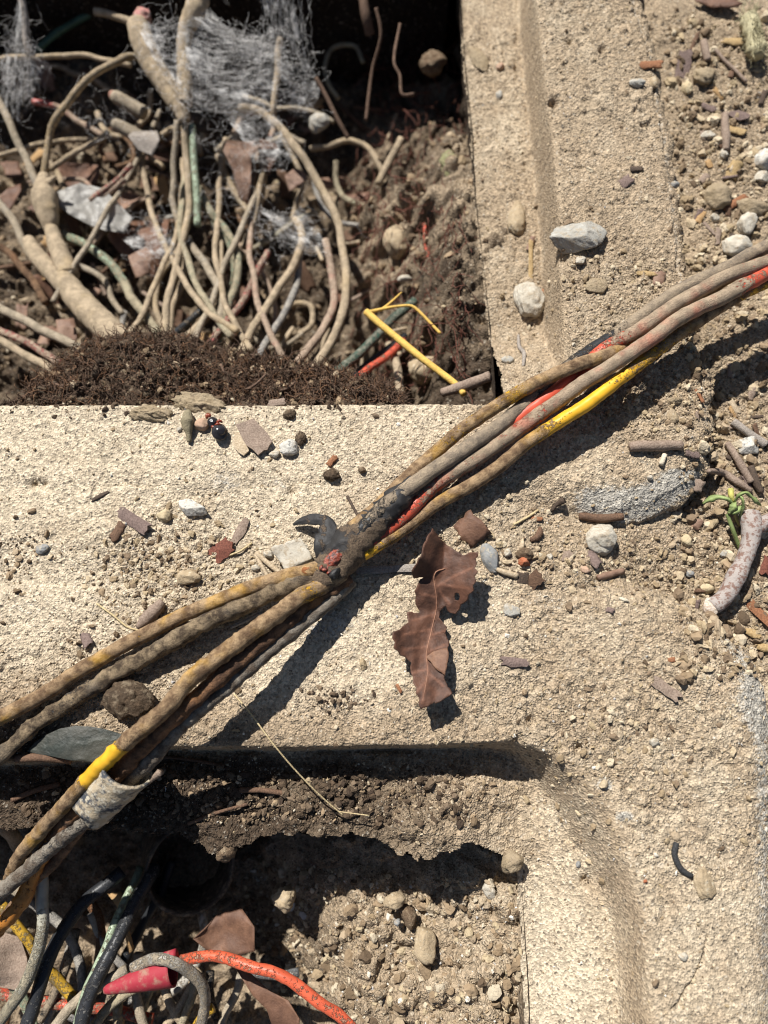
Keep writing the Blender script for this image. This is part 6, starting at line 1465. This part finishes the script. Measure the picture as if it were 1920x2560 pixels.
# wood chips scattered in the soil at right
rng = np.random.default_rng(5)
for k in range(44):
    px, py = rng.uniform(1730, 1915), rng.uniform(10, 640) if k % 2 else rng.uniform(860, 1520)
    if 1790 < px and 1290 < py < 1520: continue
    key = ['bark', 'brown', 'purple', 'pale', 'tanleaf', 'bark', 'dark'][k % 7]
    nm_ = {'bark': 'grey-brown', 'brown': 'brown', 'purple': 'purplish', 'pale': 'pale', 'tanleaf': 'tan', 'dark': 'blackish'}[key]
    zone = 'above the cables' if py < 700 else 'between the cables and the weed' if py < 1230 else 'around the branch'
    chip('small %s wood chip in the soil at right, %s' % (nm_, zone), px, py, rng.uniform(18, 46), rng.uniform(8, 18), rng.uniform(0, 180), key, .6, .4, rng.uniform(0, 1), .4, 500 + k, group='wood chips in the soil at right', name='wood_chip', cat='wood chip')

# crumbs caught in the root mat
rng = np.random.default_rng(12)
def onmat(rg):
    x = rg.uniform(mw[0, 0] + 3, mw[-1, 0]); tp = np.interp(x, mw[:, 0], mw[:, 1]); return (x, YO + (tp - YO) * rg.uniform(.03, .95))
def matz(x, y):
    tp = np.interp(x, mw[:, 0], mw[:, 1]); qq = np.clip((y - YO) / np.maximum(tp - YO, .5), 0, 1)
    return -6.5 - 1.8 * np.sin(x * .09) - 13 * qq ** 1.6 + billow(x, y, 9, 5, 3, .65) * 5 + fbm(x, y, 16, 2, 9) * 4 + .8
hpile('soil_crumbs', 'crumbs of dry soil caught in the root mat', 420, onmat, matz, (.6, 3.2), 'brown', 71, 'soil crumbs')
hpile('soil_crumbs', 'pale crumbs caught in the root mat', 90, onmat, matz, (.5, 1.8), 'tan', 72, 'soil crumbs')
for k, (px, py) in enumerate(((230, 945), (330, 905), (470, 940), (560, 925), (640, 955), (160, 960), (420, 880), (720, 965))):
    z = -8.0 - .08 * (985 - py); a = rng.uniform(0, 6.28); L = rng.uniform(14, 34)
    stick('crooked rootlet lying on the root mat, number of places from its left end shown by its spot' if False else ('crooked rootlet on the root mat, %s' % ('near its left end', 'left of its middle', 'at its middle', 'right of its middle', 'toward its right end', 'at its far left tip', 'on its crest', 'at its right end')[k]),
          [(px - L * math.cos(a), py - L * math.sin(a), z), (px, py + 5, z + 1.5), (px + L * math.cos(a), py + L * math.sin(a), z + 1)], .45, 'root', 700 + k, 'rootlet', 'root', False)
hpile('soil_crumbs', 'dark crumbs spilled from the root mat on to the edge of the crossbar', 500, on_ground(20, 1000, 1010, 1050, lambda x, y: float(np.exp(-(YO - y) / 2.2) * (.4 + .6 * (fbm(np.array([x]), np.array([y]), 12, 2, 5)[0] > 0)))), HH, (.5, 2.4), 'dark', 73, 'soil crumbs')
# where several would carry one label, say which from the left
same = {}
for o in COL.objects:
    if o.parent is None and 'label' in o: same.setdefault(o['label'], []).append(o)
ORD = ['leftmost one', 'second from left', 'third from left', 'fourth from left', 'fifth from left', 'sixth from left', 'seventh from left', 'eighth from left']
for lab, os_ in same.items():
    if len(os_) > 1:
        for q, o in zip(ORD, sorted(os_, key=lambda o: o.location.x)):
            wd_ = lab.split(); room = 16 - len(q.split())
            o['label'] = ' '.join(wd_[:room]).rstrip(',') + ', ' + q
